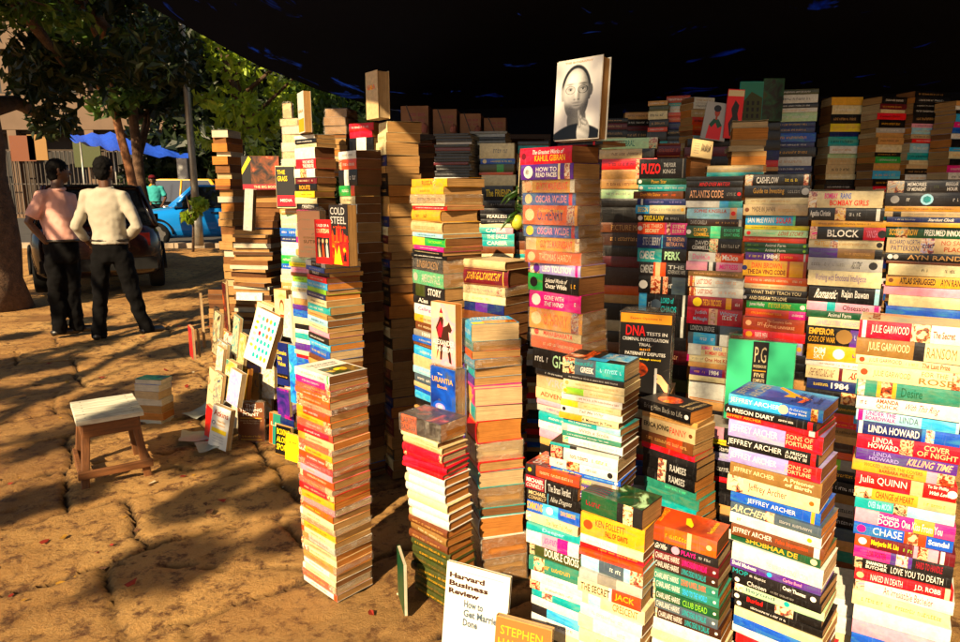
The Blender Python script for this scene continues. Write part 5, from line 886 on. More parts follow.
# ------------------------------------------------------------------ light
w = bpy.data.worlds.new('World'); scene.world = w; w.use_nodes = True
nt = w.node_tree; bg = nt.nodes['Background']; sky = nt.nodes.new('ShaderNodeTexSky'); sky.sky_type = 'NISHITA'; sky.sun_disc = False
SUN_EL, SUN_AZ = R(33), R(25)       # the low sun stands behind and to the left of the view
sky.sun_elevation = SUN_EL; sky.sun_rotation = math.pi + SUN_AZ
nt.links.new(sky.outputs[0], bg.inputs[0]); bg.inputs[1].default_value = .05
sl = bpy.data.lights.new('sun', 'SUN'); sl.energy = 5; sl.angle = R(.53); sl.color = (1, .77, .46)
so = bpy.data.objects.new('sun', sl); col.objects.link(so)
sd = Vector((-math.sin(SUN_AZ)*math.cos(SUN_EL), -math.cos(SUN_AZ)*math.cos(SUN_EL), math.sin(SUN_EL)))
so.rotation_euler = sd.to_track_quat('Z', 'Y').to_euler()
vs_ = scene.view_settings; vs_.view_transform = 'Standard'; vs_.look = 'None'; vs_.gamma = 1; vs_.exposure = 1.0
scene.cycles.diffuse_bounces = 1; scene.cycles.glossy_bounces = 2; scene.cycles.max_bounces = 6; scene.cycles.transparent_max_bounces = 12

# ------------------------------------------------------------------ ground
def sstep(a, b, x):
    t = min(1, max(0, (x-a)/(b-a))); return t*t*(3-2*t)
def rise(y): return .32*sstep(8.5, 15, y) + .12*sstep(17, 24, y)
def hsh(i, j, k=0):
    q = math.sin(i*127.1+j*311.7+k*74.7)*43758.5453; return q-math.floor(q)
ca, sa = math.cos(R(34)), math.sin(R(34))
def slab(x, y):
    p = Vector((x, y, 0))
    wx = noise.noise(p*1.1)*.10 + noise.noise(p*6)*.03 + noise.noise(p*22)*.012; wy = noise.noise(p*1.1+Vector((9, 4, 2)))*.10 + noise.noise(p*6+Vector((3, 1, 7)))*.03 + noise.noise(p*22+Vector((1, 6, 2)))*.012
    u = (x*ca+y*sa)+wx; v = (-x*sa+y*ca)+wy
    rh = .56; j = math.floor(v/rh); fv = v/rh-j
    cw = .62+.5*hsh(j, 3); u2 = u+hsh(j, 1)*cw; i = math.floor(u2/cw); fu = u2/cw-i
    d = min(min(fu, 1-fu)*cw, min(fv, 1-fv)*rh)
    if hsh(i, j, 5) > .5:                 # some slabs are broken across
        q = abs((fu-.5)*cw*math.cos(hsh(i, j, 6)*3)+(fv-.5)*rh*math.sin(hsh(i, j, 6)*3)+noise.noise(p*7)*.05)
        d = min(d, q*1.4+.004)
    return d, hsh(i, j, 7), hsh(i, j, 8), fu-.5, fv-.5
def gheight(x, y):
    d, a, b, fu, fv = slab(x, y); p = Vector((x, y, .3))
    near = 1-sstep(9, 14, y)
    op = max(.35, min(1, (noise.noise(p*.9)+.55)*1.6))       # joints silted up in places
    c = 1-sstep(.004, .018, d)
    h = -.006 + near*(-.030*c*op + (a-.5)*.011 + fu*(b-.5)*.016 + fv*(a-.5)*.016) + noise.noise(p*1.6)*.0035 + noise.noise(p*8)*.0018 + noise.noise(p*19)*.0016 + noise.noise(p*38)*.0022 + max(0, noise.noise(p*13)-.2)*-.022
    return h + rise(y), c*op*near, a
def axis(lo, hi, a, b, st):
    r = []; x = a
    while x <= b: r.append(x); x += st
    s = st; x = a
    left = []
    while x > lo: s *= 1.22; x -= s; left.append(max(x, lo))
    s = st; x = r[-1]
    while x < hi: s *= 1.22; x += s; r.append(min(x, hi))
    return left[::-1]+r
xs = axis(-90, 90, -4.2, 1.0, .019); ys = axis(-40, 160, 1.8, 7.4, .019)
gv = []; crk = []; ton = []
for y in ys:
    for x in xs:
        if -5.5 < x < 4 and 0 < y < 16: h, c, tn = gheight(x, y)
        else: h, c, tn = -.006+rise(y), 0, .5
        if y > 15.2: h -= .14
        gv.append((x, y, h)); crk.append(c); ton.append(tn)
nx = len(xs); gf = [(j*nx+i, j*nx+i+1, (j+1)*nx+i+1, (j+1)*nx+i) for j in range(len(ys)-1) for i in range(nx-1)]
n = NT('worn_flagstone'); tc = n.n('ShaderNodeTexCoord').outputs['Object']
a_ = n.n('ShaderNodeAttribute', attribute_name='joint')
n1 = n.noise(1.3, 6, .6, tc, .1); n2 = n.noise(11, 9, .78, tc, .05); n3 = n.noise(45, 6, .7, tc)
c1 = n.mix(n.ramp(n1, [(.35, (0, 0, 0, 1)), (.65, (1, 1, 1, 1))]), (.46, .225, .062, 1), (.70, .40, .13, 1))
c2 = n.mix(n.ramp(n2, [(.40, (0, 0, 0, 1)), (.50, (1, 1, 1, 1))]), (.16, .065, .022, 1), c1)
c3 = n.mix(n.ramp(n3, [(.5, (0, 0, 0, 1)), (.72, (.55, .55, .55, 1))]), c2, (.60, .38, .15, 1))
t_ = n.n('ShaderNodeAttribute', attribute_name='slab'); c3 = n.mix(n.ramp(t_.outputs['Fac'], [(0, (.75, .75, .75, 1)), (.55, (0, 0, 0, 1))]), c3, (.26, .115, .035, 1))
c4 = n.mix(a_.outputs['Fac'], c3, (.02, .010, .005, 1))
n.pbr(c4, n.ramp(n2, [(.3, (.55, .55, .55, 1)), (.7, (.9, .9, .9, 1))]), n.bump(n.noise(55, 10, .8, tc, .0), 1.0, .028), spec=.35)
me = bpy.data.meshes.new('ground'); me.from_pydata(gv, [], gf); me.materials.append(n.m)
at_ = me.attributes.new('joint', 'FLOAT', 'POINT'); at_.data.foreach_set('value', crk)
a2 = me.attributes.new('slab', 'FLOAT', 'POINT'); a2.data.foreach_set('value', ton)
me.polygons.foreach_set('use_smooth', [True]*len(gf))
g = bpy.data.objects.new('ground', me); col.objects.link(g); tag(g, kind='structure')
mb = MB(); asphalt = plain('asphalt', (.055, .05, .045, 1), .9, var=.3, scale=3, bump=.5)
gy = [15.45, 17, 19, 21, 24, 30, 33]
for a, b in zip(gy[:-1], gy[1:]): mb.add([(-80, a, rise(a)-.13), (60, a, rise(a)-.13), (60, b, rise(b)-.13), (-80, b, rise(b)-.13)], [(0, 1, 2, 3)], asphalt)
tag(mb.build('road'), kind='structure')
mb = MB(); kerb_m = plain('kerb_stone', (.34, .26, .18, 1), .85, scale=5, bump=.5, bd=.01)
x = -60
while x < 30:
    mb.box(x, x+.88, 15.18, 15.42, .1, .33+.008*hsh(int(x*3), 1), kerb_m); x += .9
tag(mb.build('kerb'), kind='structure')
mb = MB(); litter = [plain('leaf_'+c, h, .7) for c, h in (('red', '8a2410'), ('brown', '5a3414'), ('yellow', 'a87a20'), ('pale', 'c8b896'))]
r = random.Random(8)
for k in range(420):
    x = r.uniform(-4.3, .4); y = r.uniform(2.0, 8.5); s = r.uniform(.006, .022) if r.random() < .85 else r.uniform(.02, .035)
    z = gheight(x, y)[0]+.004; a = r.uniform(0, 6.3); m = r.choice(litter[:3]+litter[:2]+[litter[3]]*(r.random() < .35))
    pts = [(x+math.cos(a+q)*s*e, y+math.sin(a+q)*s*e, z+r.uniform(0, .5)*s) for q, e in ((0, 1), (1.2, .5), (2.5, .7), (3.6, .9), (5, .5))]
    mb.add(pts, [(0, 1, 2), (0, 2, 3), (0, 3, 4)], m)
tag(mb.build('leaf_litter'), 'scattered dry leaves and crumbs on the paving', 'litter', kind='stuff')

# ------------------------------------------------------------------ awning and dark back of the stall
n = NT('dark_blue_tarpaulin'); v = n.obj(False)
f = n.ramp(n.noise(2.2, 5, .62, v, 1.5), [(.63, (0, 0, 0, 1)), (.72, (1, 1, 1, 1))])
d = n.n('ShaderNodeBsdfDiffuse'); d.inputs[0].default_value = (.008, .010, .02, 1); t = n.n('ShaderNodeBsdfTranslucent'); t.inputs[0].default_value = (.01, .05, .42, 1)
mx = n.n('ShaderNodeMixShader'); k = n.n('ShaderNodeMath', operation='MULTIPLY'); n.l(f, k.inputs[0]); k.inputs[1].default_value = .6; n.l(k.outputs[0], mx.inputs[0]); n.l(d.outputs[0], mx.inputs[1]); n.l(t.outputs[0], mx.inputs[2]); n.l(mx.outputs[0], n.out.inputs[0])
tarp_m = n.m
mb = MB(); N1, N2 = 48, 22; vs = []
def back_z(x): return float(np.interp(x, [-3.4, -2.6, -1.7, -.75, 6], [3.4, 2.86, 2.37, 2.03, 2.25]))
for j in range(N2+1):
    tj = j/N2
    for i in range(N1+1):
        ti = i/N1; xb = -3.4+9.4*ti; p = Vector((-.7, .95, 2.78)).lerp(Vector((4.5, .9, 2.75)), ti).lerp(Vector((xb, 5.3, back_z(xb))), tj)
        sag = -.16*math.sin(math.pi*tj)*(.4+.6*math.sin(math.pi*ti)) + .035*noise.noise(p*2.2)+.05*math.sin(ti*19)*math.sin(math.pi*tj)*.4
        vs.append((p.x, p.y, p.z+sag))
mb.add(vs, [(j*(N1+1)+i, j*(N1+1)+i+1, (j+1)*(N1+1)+i+1, (j+1)*(N1+1)+i) for j in range(N2) for i in range(N1)], tarp_m)
# the cloth hangs down behind and to the right
vs = []
for j in range(11):
    for i in range(41):
        x = -.80+(6.80)*i/40; top = 2.03+.22*i/40; z = (top+.09)*(1-j/10); vs.append((x, 5.3+.06*math.sin(i*1.3)*(j/10)+.02*noise.noise(Vector((x*3, z*3, 0))), z))
mb.add(vs, [(j*41+i, j*41+i+1, (j+1)*41+i+1, (j+1)*41+i) for j in range(10) for i in range(40)], tarp_m)
vs = []
for j in range(11):
    for i in range(31):
        q = i/30; p = Vector((4.5, .9, 2.75)).lerp(Vector((6.0, 5.3, 2.25)), q); z = p.z*(1-j/10); vs.append((p.x+.06*math.sin(i*1.1)*(j/10), p.y, z))
mb.add(vs, [(j*31+i, j*31+i+1, (j+1)*31+i+1, (j+1)*31+i) for j in range(10) for i in range(30)], tarp_m)
tr = empty('tarpaulin', loc=(2, 3, 0)); tag(tr, 'black-blue tarpaulin stretched over the book stall as roof and back wall', 'tarpaulin')
o = mb.build('sheet', tr, smooth=True); o.matrix_parent_inverse = Matrix.Translation((-2, -3, 0))
for pts_ in (((-3.38, 5.28, 3.40), (-3.9, 5.9, 3.36), (-4.9, 7.6, 3.45), (-5.75, 8.5, 3.7)), ((-.7, .96, 2.78), (-1.6, -.6, 2.95), (-4.2, -3.2, 3.6), (-6.9, -4.8, 4.6)), ((4.5, .88, 2.75), (4.6, .2, 2.9), (5.0, -3.9, 4.0))):
    m2 = MB(); m2.tube(pts_, .006, ink('tan'), 6); q = m2.build('rope', tr, smooth=True); q.matrix_parent_inverse = Matrix.Translation((-2, -3, 0))
for (x, y, z) in ((4.5, .85, 2.8), (6.02, 5.36, 2.3)):
    m2 = MB(); m2.tube([(x, y, 0), (x+.01, y, z*.5), (x, y, z)], .025, wood_mat('bamboo', '8a6a3a'), 8); q = m2.build('pole', tr, smooth=True); q.matrix_parent_inverse = Matrix.Translation((-2, -3, 0))

# rack with cartons far back
rk = empty('wooden_rack', loc=(0, 0, 0)); tag(rk, 'dark wooden rack carrying brown cartons at the back of the stall', 'rack')
mb = MB(); dw = wood_mat('dark_wood', '3a2414'); zc = at(440, 136, 4.55).z
mb.box(-.75, .45, 4.4, 4.8, zc-.03, zc-.002, dw); mb.build('shelf', rk)
mb = MB(); mb.box(-.75, .45, 4.4, 4.8, zc*.5-.015, zc*.5+.015, dw); mb.build('shelf', rk)
for sx in (-.73, .41):
    for sy in (4.4, 4.76):
        mb = MB(); mb.box(sx, sx+.04, sy, sy+.04, 0, zc-.031, dw); mb.build('post', rk)
carton = plain('carton_board', (.34, .15, .07, 1), .85, var=.2, scale=6)
for i, (x0, x1, t) in enumerate(((402, 431, 108), (434, 459, 111), (461, 483, 115), (485, 508, 119))):
    a = at(x0, 135, 4.5); b = at(x1, 135, 4.5); h = (135-t)/670*4.5*1.02
    e = empty('carton', loc=((a.x+b.x)/2, 4.62, zc)); e.rotation_euler = (0, 0, -.1)
    tag(e, 'brown carton on the back rack, ' + ('leftmost and largest of the four', 'second of the four from the tarpaulin edge', 'third of the four, right of the second', 'rightmost of the four, half in the dark')[i], 'carton', 'cartons on the back rack')
    wd = (b.x-a.x)/2-.004; mb = MB(); mb.box(-wd, wd, -.11, .11, 0, h, carton)
    for k in range(2): 
        for q in range(2):
            put_text(mb, ('BOOKS' if k else 'WAIT'), -wd*.4+q*wd*.65, -wd*.4+q*wd*.65+wd*.5, h*(.45+.2*k), h*(.56+.2*k), ink('wine'), lambda s, t_: (s, -.1104, t_))
    mb.build('box', e)
    mb = MB(); mb.tube([(-wd*.6, -.112, h), (-wd*.15, -.113, h*.4), (wd*.1, -.112, 0)], .003, ink('black'), 6); mb.tube([(-wd*.6, -.112, h+.002), (-wd*.6, .112, h+.002)], .003, ink('black'), 6)
    mb.build('strap', e)
    if i < 3:
        mb = MB(); mb.tube([(wd*.7, -.113, .02), (wd*.75, -.12, h*.3), (wd*.65, -.113, h*.42)], [.02, .022, .008], plain('pink_cloth', 'b86a58', .9), 8); mb.build('rag', e)

# hanging lemon and chillies
lm = at(517, 222, 2.12); lt = at(520, 158, 2.12)
e = empty('lemon_charm', loc=lt); tag(e, 'hanging charm of one yellow-green lemon with dark green chillies beside the wrapped classics tower', 'charm')
mb = MB(); dz = lm.z-lt.z; dxx = lm.x-lt.x
mb.tube([(0, 0, 0), (dxx*.5, 0, dz*.5), (dxx, 0, dz)], .0012, ink('cream'), 5); mb.build('string', e)
mb = MB(); ring = []
for k in range(11):
    q = -1+2*k/10; rr = .0205*math.sqrt(max(0, 1-q*q))*(1-.08*abs(q))+.0008; ring.append([(dxx+rr*math.cos(a*math.pi/8), rr*math.sin(a*math.pi/8), dz+.025*q) for a in range(16)])
mb.loft(ring, plain('lemon_skin', 'c8c83a', .4, bump=.6, scale=60, bd=.001)); mb.build('lemon', e, smooth=True)
r = random.Random(3)
for k in range(9):
    a = r.uniform(0, 6.3); z = dz*(.45+.5*k/9); L_ = r.uniform(.05, .08)
    p0 = Vector((dxx*.9, 0, z)); p1 = p0+Vector((math.cos(a)*L_*.7, math.sin(a)*L_*.5, -L_*.25)); p2 = p1+Vector((math.cos(a)*L_*.4, 0, -L_*.35))
    mb = MB(); mb.tube([p0, p1, p2], [.0055, .005, .001], plain('chilli_green', '2c4a14', .35), 8); mb.build('chilli', e, smooth=True)

# ------------------------------------------------------------------ wooden stool
wd_t = wood_mat('stool_top_wood', 'efe3c8', (3, 30, 30)); wd_l = wood_mat('stool_leg_wood', '7a4a22', (30, 30, 3)); wd_r = wood_mat('stool_rail_wood', '7a4a22', (3, 30, 30))
Ys_ = 3.06; c0 = at(78.5, 421, Ys_); yw = R(52); H_ = c0.z
st = empty('stool', loc=(c0.x, c0.y, 0), rz=-yw)      # local x = away-left side reversed below
tag(st, 'small rough wooden stool with a pale plank top, standing on the paving', 'stool')
u = Vector((1, 0, 0)); LA, LB = .39, .285             # LA: towards the upper left corner, LB: towards the right
# local frame: x along the right-running side seen in front, y going back
st.rotation_euler = (0, 0, R(38)-R(0))
a0 = at(71.3, 400, Ys_+.30); a1 = at(146, 410, Ys_)
ang = math.atan2(.03, .30)
def onz(px, py, z): rx, rz = ray(px, py); Y = (z-CAM_H)/rz; return Vector((rx*Y, Y, z))
q0, q1, q2 = onz(78.5, 421, H_), onz(146, 410, H_), onz(71.3, 400, H_)
LB = (q1-q0).length-.024; LA = (q2-q0).length*.92-.024; st.rotation_euler = (0, 0, math.atan2((q1-q0).y, (q1-q0).x)); print('STOOL', LA, LB, H_)
def sbox(name, x0, x1, y0, y1, z0, z1, m): mb = MB(); mb.box(x0, x1, y0, y1, z0, z1, m); return mb
for i in range(3):
    mb = MB(); a = i*LA/3; tz = .002*i % .003
    mb.box(-.012, LB+.012, a+.0015-(.012 if i == 0 else 0), a+LA/3-.0015+(.012 if i == 2 else 0), H_-.024+tz, H_+tz, wd_t)
    for sx in (.03, LB-.03):
        for sy in (.25, .75):
            cx, cy = sx, a+LA/3*sy; mb.add([(cx+.004*math.cos(k), cy+.004*math.sin(k), H_+tz+.0006) for k in range(6)], [tuple(range(6))], ink('darkbrown'))
    o = mb.build('seat_plank', st); bv = o.modifiers.new('b', 'BEVEL'); bv.width = .003; bv.segments = 2
def prism(p0, p1, hx, hy, m):
    mb = MB(); vs = [(p[0]+sx*hx, p[1]+sy*hy, p[2]) for p in (p0, p1) for sx, sy in ((-1, -1), (1, -1), (1, 1), (-1, 1))]
    mb.add(vs, [(3, 2, 1, 0), (4, 5, 6, 7), (0, 1, 5, 4), (1, 2, 6, 5), (2, 3, 7, 6), (3, 0, 4, 7)], m); return mb
cor = [(.03, .03), (LB-.03, .03), (LB-.03, LA-.03), (.03, LA-.03)]; spl = .035
for i, (x, y) in enumerate(cor):
    bx, by = x+(-spl if x < LB/2 else spl), y+(-spl if y < LA/2 else spl)
    o = prism((bx, by, -.01), (x, y, H_-.025), .018, .016, wd_l).build('leg', st); bv = o.modifiers.new('b', 'BEVEL'); bv.width = .003
for (x0, x1, y0, y1) in ((.012, LB-.012, .006, .020), (.012, LB-.012, LA-.020, LA-.006), (.004, .018, .022, LA-.022), (LB-.018, LB-.004, .022, LA-.022)):
    o = sbox('', x0, x1, y0, y1, H_-.095, H_-.0255, wd_r).build('apron', st); bv = o.modifiers.new('b', 'BEVEL'); bv.width = .002
for (x0, x1, y0, y1) in ((-.03, LB+.03, -.036, -.014), (-.026, -.004, -.012, LA+.012), (LB+.004, LB+.026, -.012, LA+.012)):
    o = sbox('', x0, x1, y0, y1, .05, .088, wd_r).build('stretcher', st); bv = o.modifiers.new('b', 'BEVEL'); bv.width = .003

# loose sheets on the ground
pm = plain('loose_paper', (.42, .43, .36, 1), .8, var=.2, scale=5)
for i, (px, py, s, a) in enumerate(((203, 438, .24, .3), (204, 414, .22, 1.0), (212, 449, .16, .6))):
    Yp = ground_y(py); p = at(px, py, Yp); mb = MB(); N = 10; vs = []
    for j in range(N+1):
        for k in range(N+1):
            x = (k/N-.5)*s; y = (j/N-.5)*s*.75; q = noise.noise(Vector((x*7+i*5, y*7, 1))); vs.append((x, y, .012+.05*abs(q)+.10*max(0, x/s+.2)**2*(1 if i else 0)))
    mb.add(vs, [(j*(N+1)+k, j*(N+1)+k+1, (j+1)*(N+1)+k+1, (j+1)*(N+1)+k) for j in range(N) for k in range(N)], pm)
    o = mb.build('paper_sheet', smooth=True); o.location = (p.x, p.y, 0); o.rotation_euler = (0, 0, a)
    tag(o, ('crumpled greyish sheet on the paving nearest the white diet book', 'curled grey sheet lying behind the crumpled one beside the book cluster', 'small bent sheet under the corner of the white diet book')[i], 'paper', 'loose sheets beside the leaning books')
# ------------------------------------------------------------------ trees
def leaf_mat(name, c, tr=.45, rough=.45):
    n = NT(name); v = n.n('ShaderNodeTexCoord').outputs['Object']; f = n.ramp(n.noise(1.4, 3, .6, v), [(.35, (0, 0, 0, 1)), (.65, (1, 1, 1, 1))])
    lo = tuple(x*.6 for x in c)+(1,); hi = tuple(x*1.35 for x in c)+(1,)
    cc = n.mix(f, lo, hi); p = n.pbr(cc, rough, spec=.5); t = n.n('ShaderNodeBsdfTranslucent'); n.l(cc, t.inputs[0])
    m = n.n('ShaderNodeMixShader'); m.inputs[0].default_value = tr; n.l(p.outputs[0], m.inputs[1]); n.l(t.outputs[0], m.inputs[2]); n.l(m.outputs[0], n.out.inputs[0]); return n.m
bark = plain('bark', (.10, .055, .03, 1), .95, var=.5, scale=9, bump=1.0, bd=.03)
bark2 = plain('reddish_bark', (.28, .12, .05, 1), .9, var=.4, scale=9, bump=.9, bd=.02)
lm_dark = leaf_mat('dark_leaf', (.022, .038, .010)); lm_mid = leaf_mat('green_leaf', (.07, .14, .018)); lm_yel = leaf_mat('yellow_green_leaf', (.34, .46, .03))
def crown(parent, clusters, size, m, seed, name='crown', per=60, long=1.8):
    r = np.random.RandomState(seed); V = []; 
    for (c, rad) in clusters:
        k = int(per*max(.4, (rad/.5)**2)); d = r.normal(size=(k, 3)); d /= np.linalg.norm(d, axis=1)[:, None]
        p = np.array(c)+d*(rad*r.uniform(.25, 1, (k, 1))**.6)*np.array([1, 1, .75])
        a = r.normal(size=(k, 3)); a /= np.linalg.norm(a, axis=1)[:, None]; b = np.cross(a, r.normal(size=(k, 3))); b /= np.linalg.norm(b, axis=1)[:, None]
        s = size*r.uniform(.6, 1.3, (k, 1)); nn = np.cross(a, b)*s*.18
        V.append(np.stack([p-a*s*long/2, p+b*s/2+nn, p+a*s*long/2, p-b*s/2+nn], 1).reshape(-1, 3))
    V = np.concatenate(V); q = len(V)//4; me = bpy.data.meshes.new(name)
    F = [(4*i, 4*i+1, 4*i+2, 4*i+3) for i in range(q)]
    me.from_pydata(V.tolist(), [], F); me.materials.append(m); o = bpy.data.objects.new(name, me); col.objects.link(o)
    if parent: o.parent = parent; o.matrix_parent_inverse = parent.matrix_world.inverted() if False else Matrix.Translation(-parent.location)
    return o
def tree(name, label, trunk, rads, bm, clusters, size, lm, seed, per=60, limbs=8, group=None, long=1.8):
    base = Vector(trunk[0]); e = empty(name, loc=base); tag(e, label, 'tree', group)
    mb = MB(); pts = []
    for i in range(len(trunk)-1):
        for k in range(4):
            p = Vector(trunk[i]).lerp(Vector(trunk[i+1]), k/4); pts.append(p+Vector((noise.noise(p*1.7), noise.noise(p*1.7+Vector((5, 5, 5))), 0))*rads[0]*.35)
    pts.append(Vector(trunk[-1])); n_ = len(pts); rr = [rads[0]+(rads[1]-rads[0])*(i/(n_-1)) for i in range(n_)]; rr[0] *= 1.25
    mb.tube(pts, rr, bm, 12); r = random.Random(seed)
    for c, rad in r.sample(clusters, min(limbs, len(clusters))):
        s = pts[r.randrange(n_//2, n_)]; c = Vector(c); m1 = s.lerp(c, .5)+Vector((r.uniform(-.2, .2), r.uniform(-.2, .2), r.uniform(-.1, .35)))
        mb.tube([s, s.lerp(m1, .5), m1, m1.lerp(c, .5), c], [rads[1]*.7, rads[1]*.55, rads[1]*.4, rads[1]*.28, rads[1]*.1], bm, 7)
    o = mb.build('trunk', e, smooth=True); o.matrix_parent_inverse = Matrix.Translation(-base)
    crown(e, clusters, size, lm, seed, per=per, long=long); return e
rr = random.Random(21)
def blob(n, c, rx, ry, rz, r0, r1):
    out = []
    while len(out) < n:
        p = Vector((rr.uniform(-1, 1), rr.uniform(-1, 1), rr.uniform(-1, 1)))
        if p.length < 1: out.append(((c[0]+p.x*rx, c[1]+p.y*ry, c[2]+p.z*rz), rr.uniform(r0, r1)))
    return out
def pxblob(n, x0, x1, y0, y1, Y0, Y1, r0, r1):
    out = []
    for _ in range(n):
        Y = rr.uniform(Y0, Y1); out.append((tuple(at(rr.uniform(x0, x1), rr.uniform(y0, y1), Y)), rr.uniform(r0, r1)))
    return out
# the shade tree behind the photographer, between the sun and the stall
cl = []
def shade(n, x0, x1, y0, y1, z0, z1, r0, r1, h0=3.4, h1=5.2):
    for _ in range(n):
        p = Vector((rr.uniform(x0, x1), rr.uniform(y0, y1), rr.uniform(z0, z1))); h = rr.uniform(h0, h1); cl.append((tuple(p+sd*((h-p.z)/sd.z)), rr.uniform(r0, r1)))
shade(16, -3.6, -.6, 2.1, 3.5, 0, 0, .07, .22)
shade(32, -4.8, -.6, 3.5, 8.4, 0, 0, .10, .30)
shade(16, -5.2, -3.2, 8.6, 12.5, 0, 1.6, .3, .6)
shade(40, -7.5, -.8, 7.6, 14.5, 0, 0, .2, .5)
shade(12, -4.4, -1.2, 4.2, 7.6, 0, 0, .12, .3)
shade(4, -.9, 0, 3, 4, .8, 1.6, .12, .2)
tree('rain_tree', 'spreading tree behind the viewpoint throwing dappled shade on the paving', [(-8.6, -4.6, 0), (-8.3, -4.6, 2.0), (-7.2, -4.8, 3.8), (-6.0, -5.0, 4.8)], (.26, .09), bark, cl, .075, lm_mid, 5, per=330, limbs=6)
thin = []
for _ in range(70):
    p = Vector((rr.uniform(.35, 1.7), rr.uniform(1.75, 2.7), rr.uniform(.75, 2.0))); thin.append((tuple(p+sd*((rr.uniform(5.2, 6.6)-p.z)/sd.z)), rr.uniform(.3, .5)))
crown(bpy.data.objects['rain_tree'], thin, .055, lm_mid, 77, 'row_dimming_foliage', per=26)  # unseen sparse leaves added to dim the sun on the right-hand book rows
oh = blob(75, (2.5, -2.6, 8.2), 6.5, 3.4, .8, .8, 1.3)  # unseen crown added overhead to darken the ambient light
tree('sky_block_tree', 'unseen broad tree added behind the viewpoint to the right to cut sky light', [(5.5, -4.5, 0), (5.2, -4.2, 4), (4, -3.4, 7.6)], (.3, .2), bark, oh, .14, lm_dark, 15, per=110, limbs=10)
bk = empty('sky_block_house', loc=(10, -8, 0)); tag(bk, 'unseen plain house added behind the viewpoint to the right to block sky light', 'building')  # unseen house, added to keep sky light off the stall
mb = MB(); pl = plain('grey_plaster', (.16, .12, .09, 1), .9); mb.box(-6, 9, -4, 4, 0, 13, pl); mb.build('wall', bk)
for i in range(4):
    for j in range(3):
        mb = MB(); mb.box(-5+i*3.6, -3.6+i*3.6, 4.003, 4.05, 1.2+j*4, 3.2+j*4, plain('dark_window', (.02, .02, .025, 1), .2)); mb.build('window', bk)
# big trunk at the far left with its dark canopy
bt = at(-6, 300, 8.3); cl2 = pxblob(34, -60, 165, -60, 74, 8.5, 13, .25, .6) + pxblob(10, 30, 75, 60, 130, 9, 11, .25, .4) + blob(60, (-5.0, 4.0, 8.4), 5.2, 4.5, .8, .7, 1.3) + blob(50, (-6.5, 8.6, 6.6), 5.5, 3, .9, .7, 1.2)  # the two overhead blobs are added out of view to cut sky light
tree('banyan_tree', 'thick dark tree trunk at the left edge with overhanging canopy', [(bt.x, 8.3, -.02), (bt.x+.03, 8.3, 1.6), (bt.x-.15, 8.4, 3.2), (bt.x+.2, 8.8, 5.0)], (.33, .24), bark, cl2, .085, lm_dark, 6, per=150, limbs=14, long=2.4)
lt_ = [tuple(at(144, 249, 14.3)), tuple(at(142, 219, 14.3)), tuple(at(124, 150, 14.3)), tuple(at(112, 100, 14.3)), tuple(at(104, 45, 14.3)), tuple(at(106, 5, 14.3))]
tree('slender_tree', 'slender reddish leaning tree trunk rising left of the blue car', lt_, (.10, .06), bark2, pxblob(22, 50, 150, -40, 60, 13, 15.5, .3, .7)+pxblob(9, 95, 160, 70, 118, 13.8, 14.8, .2, .4), .16, lm_mid, 7, per=55)
dk = [tuple(at(147, 252, 14.9)), tuple(at(143, 200, 14.9)), tuple(at(136, 150, 14.9)), tuple(at(132, 90, 14.9))]
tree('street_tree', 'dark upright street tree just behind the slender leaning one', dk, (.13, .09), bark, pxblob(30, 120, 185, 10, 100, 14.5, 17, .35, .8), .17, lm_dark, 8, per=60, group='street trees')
yt = [tuple(at(232, 232, 16.2)), tuple(at(236, 180, 16.2)), tuple(at(243, 110, 16.2)), tuple(at(225, 60, 16.2))]
tree('street_tree', 'yellow-green sunlit tree behind the thin tower of page ends', yt, (.12, .08), bark, pxblob(50, 205, 340, 10, 150, 15, 18, .22, .55)+pxblob(10, 225, 300, 100, 160, 14.6, 16, .2, .4), .15, lm_yel, 9, per=42, group='street trees')
yt = [tuple(at(345, 215, 17.5)), tuple(at(345, 150, 17.5)), tuple(at(335, 90, 17.5))]
tree('street_tree', 'tree with sparse lit leaves between the upright white books', yt, (.15, .09), bark, pxblob(36, 300, 400, 70, 170, 16, 19, .3, .7), .15, lm_mid, 10, per=42, group='street trees')
for i, (px, Y, c, lab) in enumerate(((215, 27, 70, 'broad dark tree across the road beyond the lamp pole'), (290, 28, 85, 'broad dark tree across the road beyond the coloured stacks'), (372, 27, 95, 'broad dark tree across the road beside the tarpaulin edge'))):
    b = at(px, 215, Y); tree('street_tree', lab, [(b.x, Y, .3), (b.x, Y, 2.5), (b.x+.3, Y, 5)], (.25, .15), bark, pxblob(70, px-62, px+62, c-70, 195, Y-1.5, Y+1.5, .6, 1.5), .30, lm_dark, 11+i, per=34, group='street trees')
# low plant beside the kerb
cl3 = pxblob(5, 190, 204, 196, 214, 13.3, 13.8, .09, .15)+pxblob(4, 182, 194, 212, 222, 13.4, 13.8, .08, .12)
b = at(193, 250, 13.6); e = empty('sapling', loc=(b.x, 13.6, rise(13.6))); tag(e, 'leafy sapling growing at the foot of the lamp pole', 'plant')
mb = MB(); mb.tube([(b.x, 13.6, rise(13.6)-.02), (b.x+.05, 13.6, .8), (b.x-.05, 13.6, 1.4)], [.03, .02, .008], bark, 7); o = mb.build('stem', e, smooth=True); o.matrix_parent_inverse = Matrix.Translation(-e.location)
crown(e, cl3, .10, lm_yel, 30, 'foliage', per=60)
def inv(o, e): o.matrix_parent_inverse = Matrix.Translation(-e.location); return o

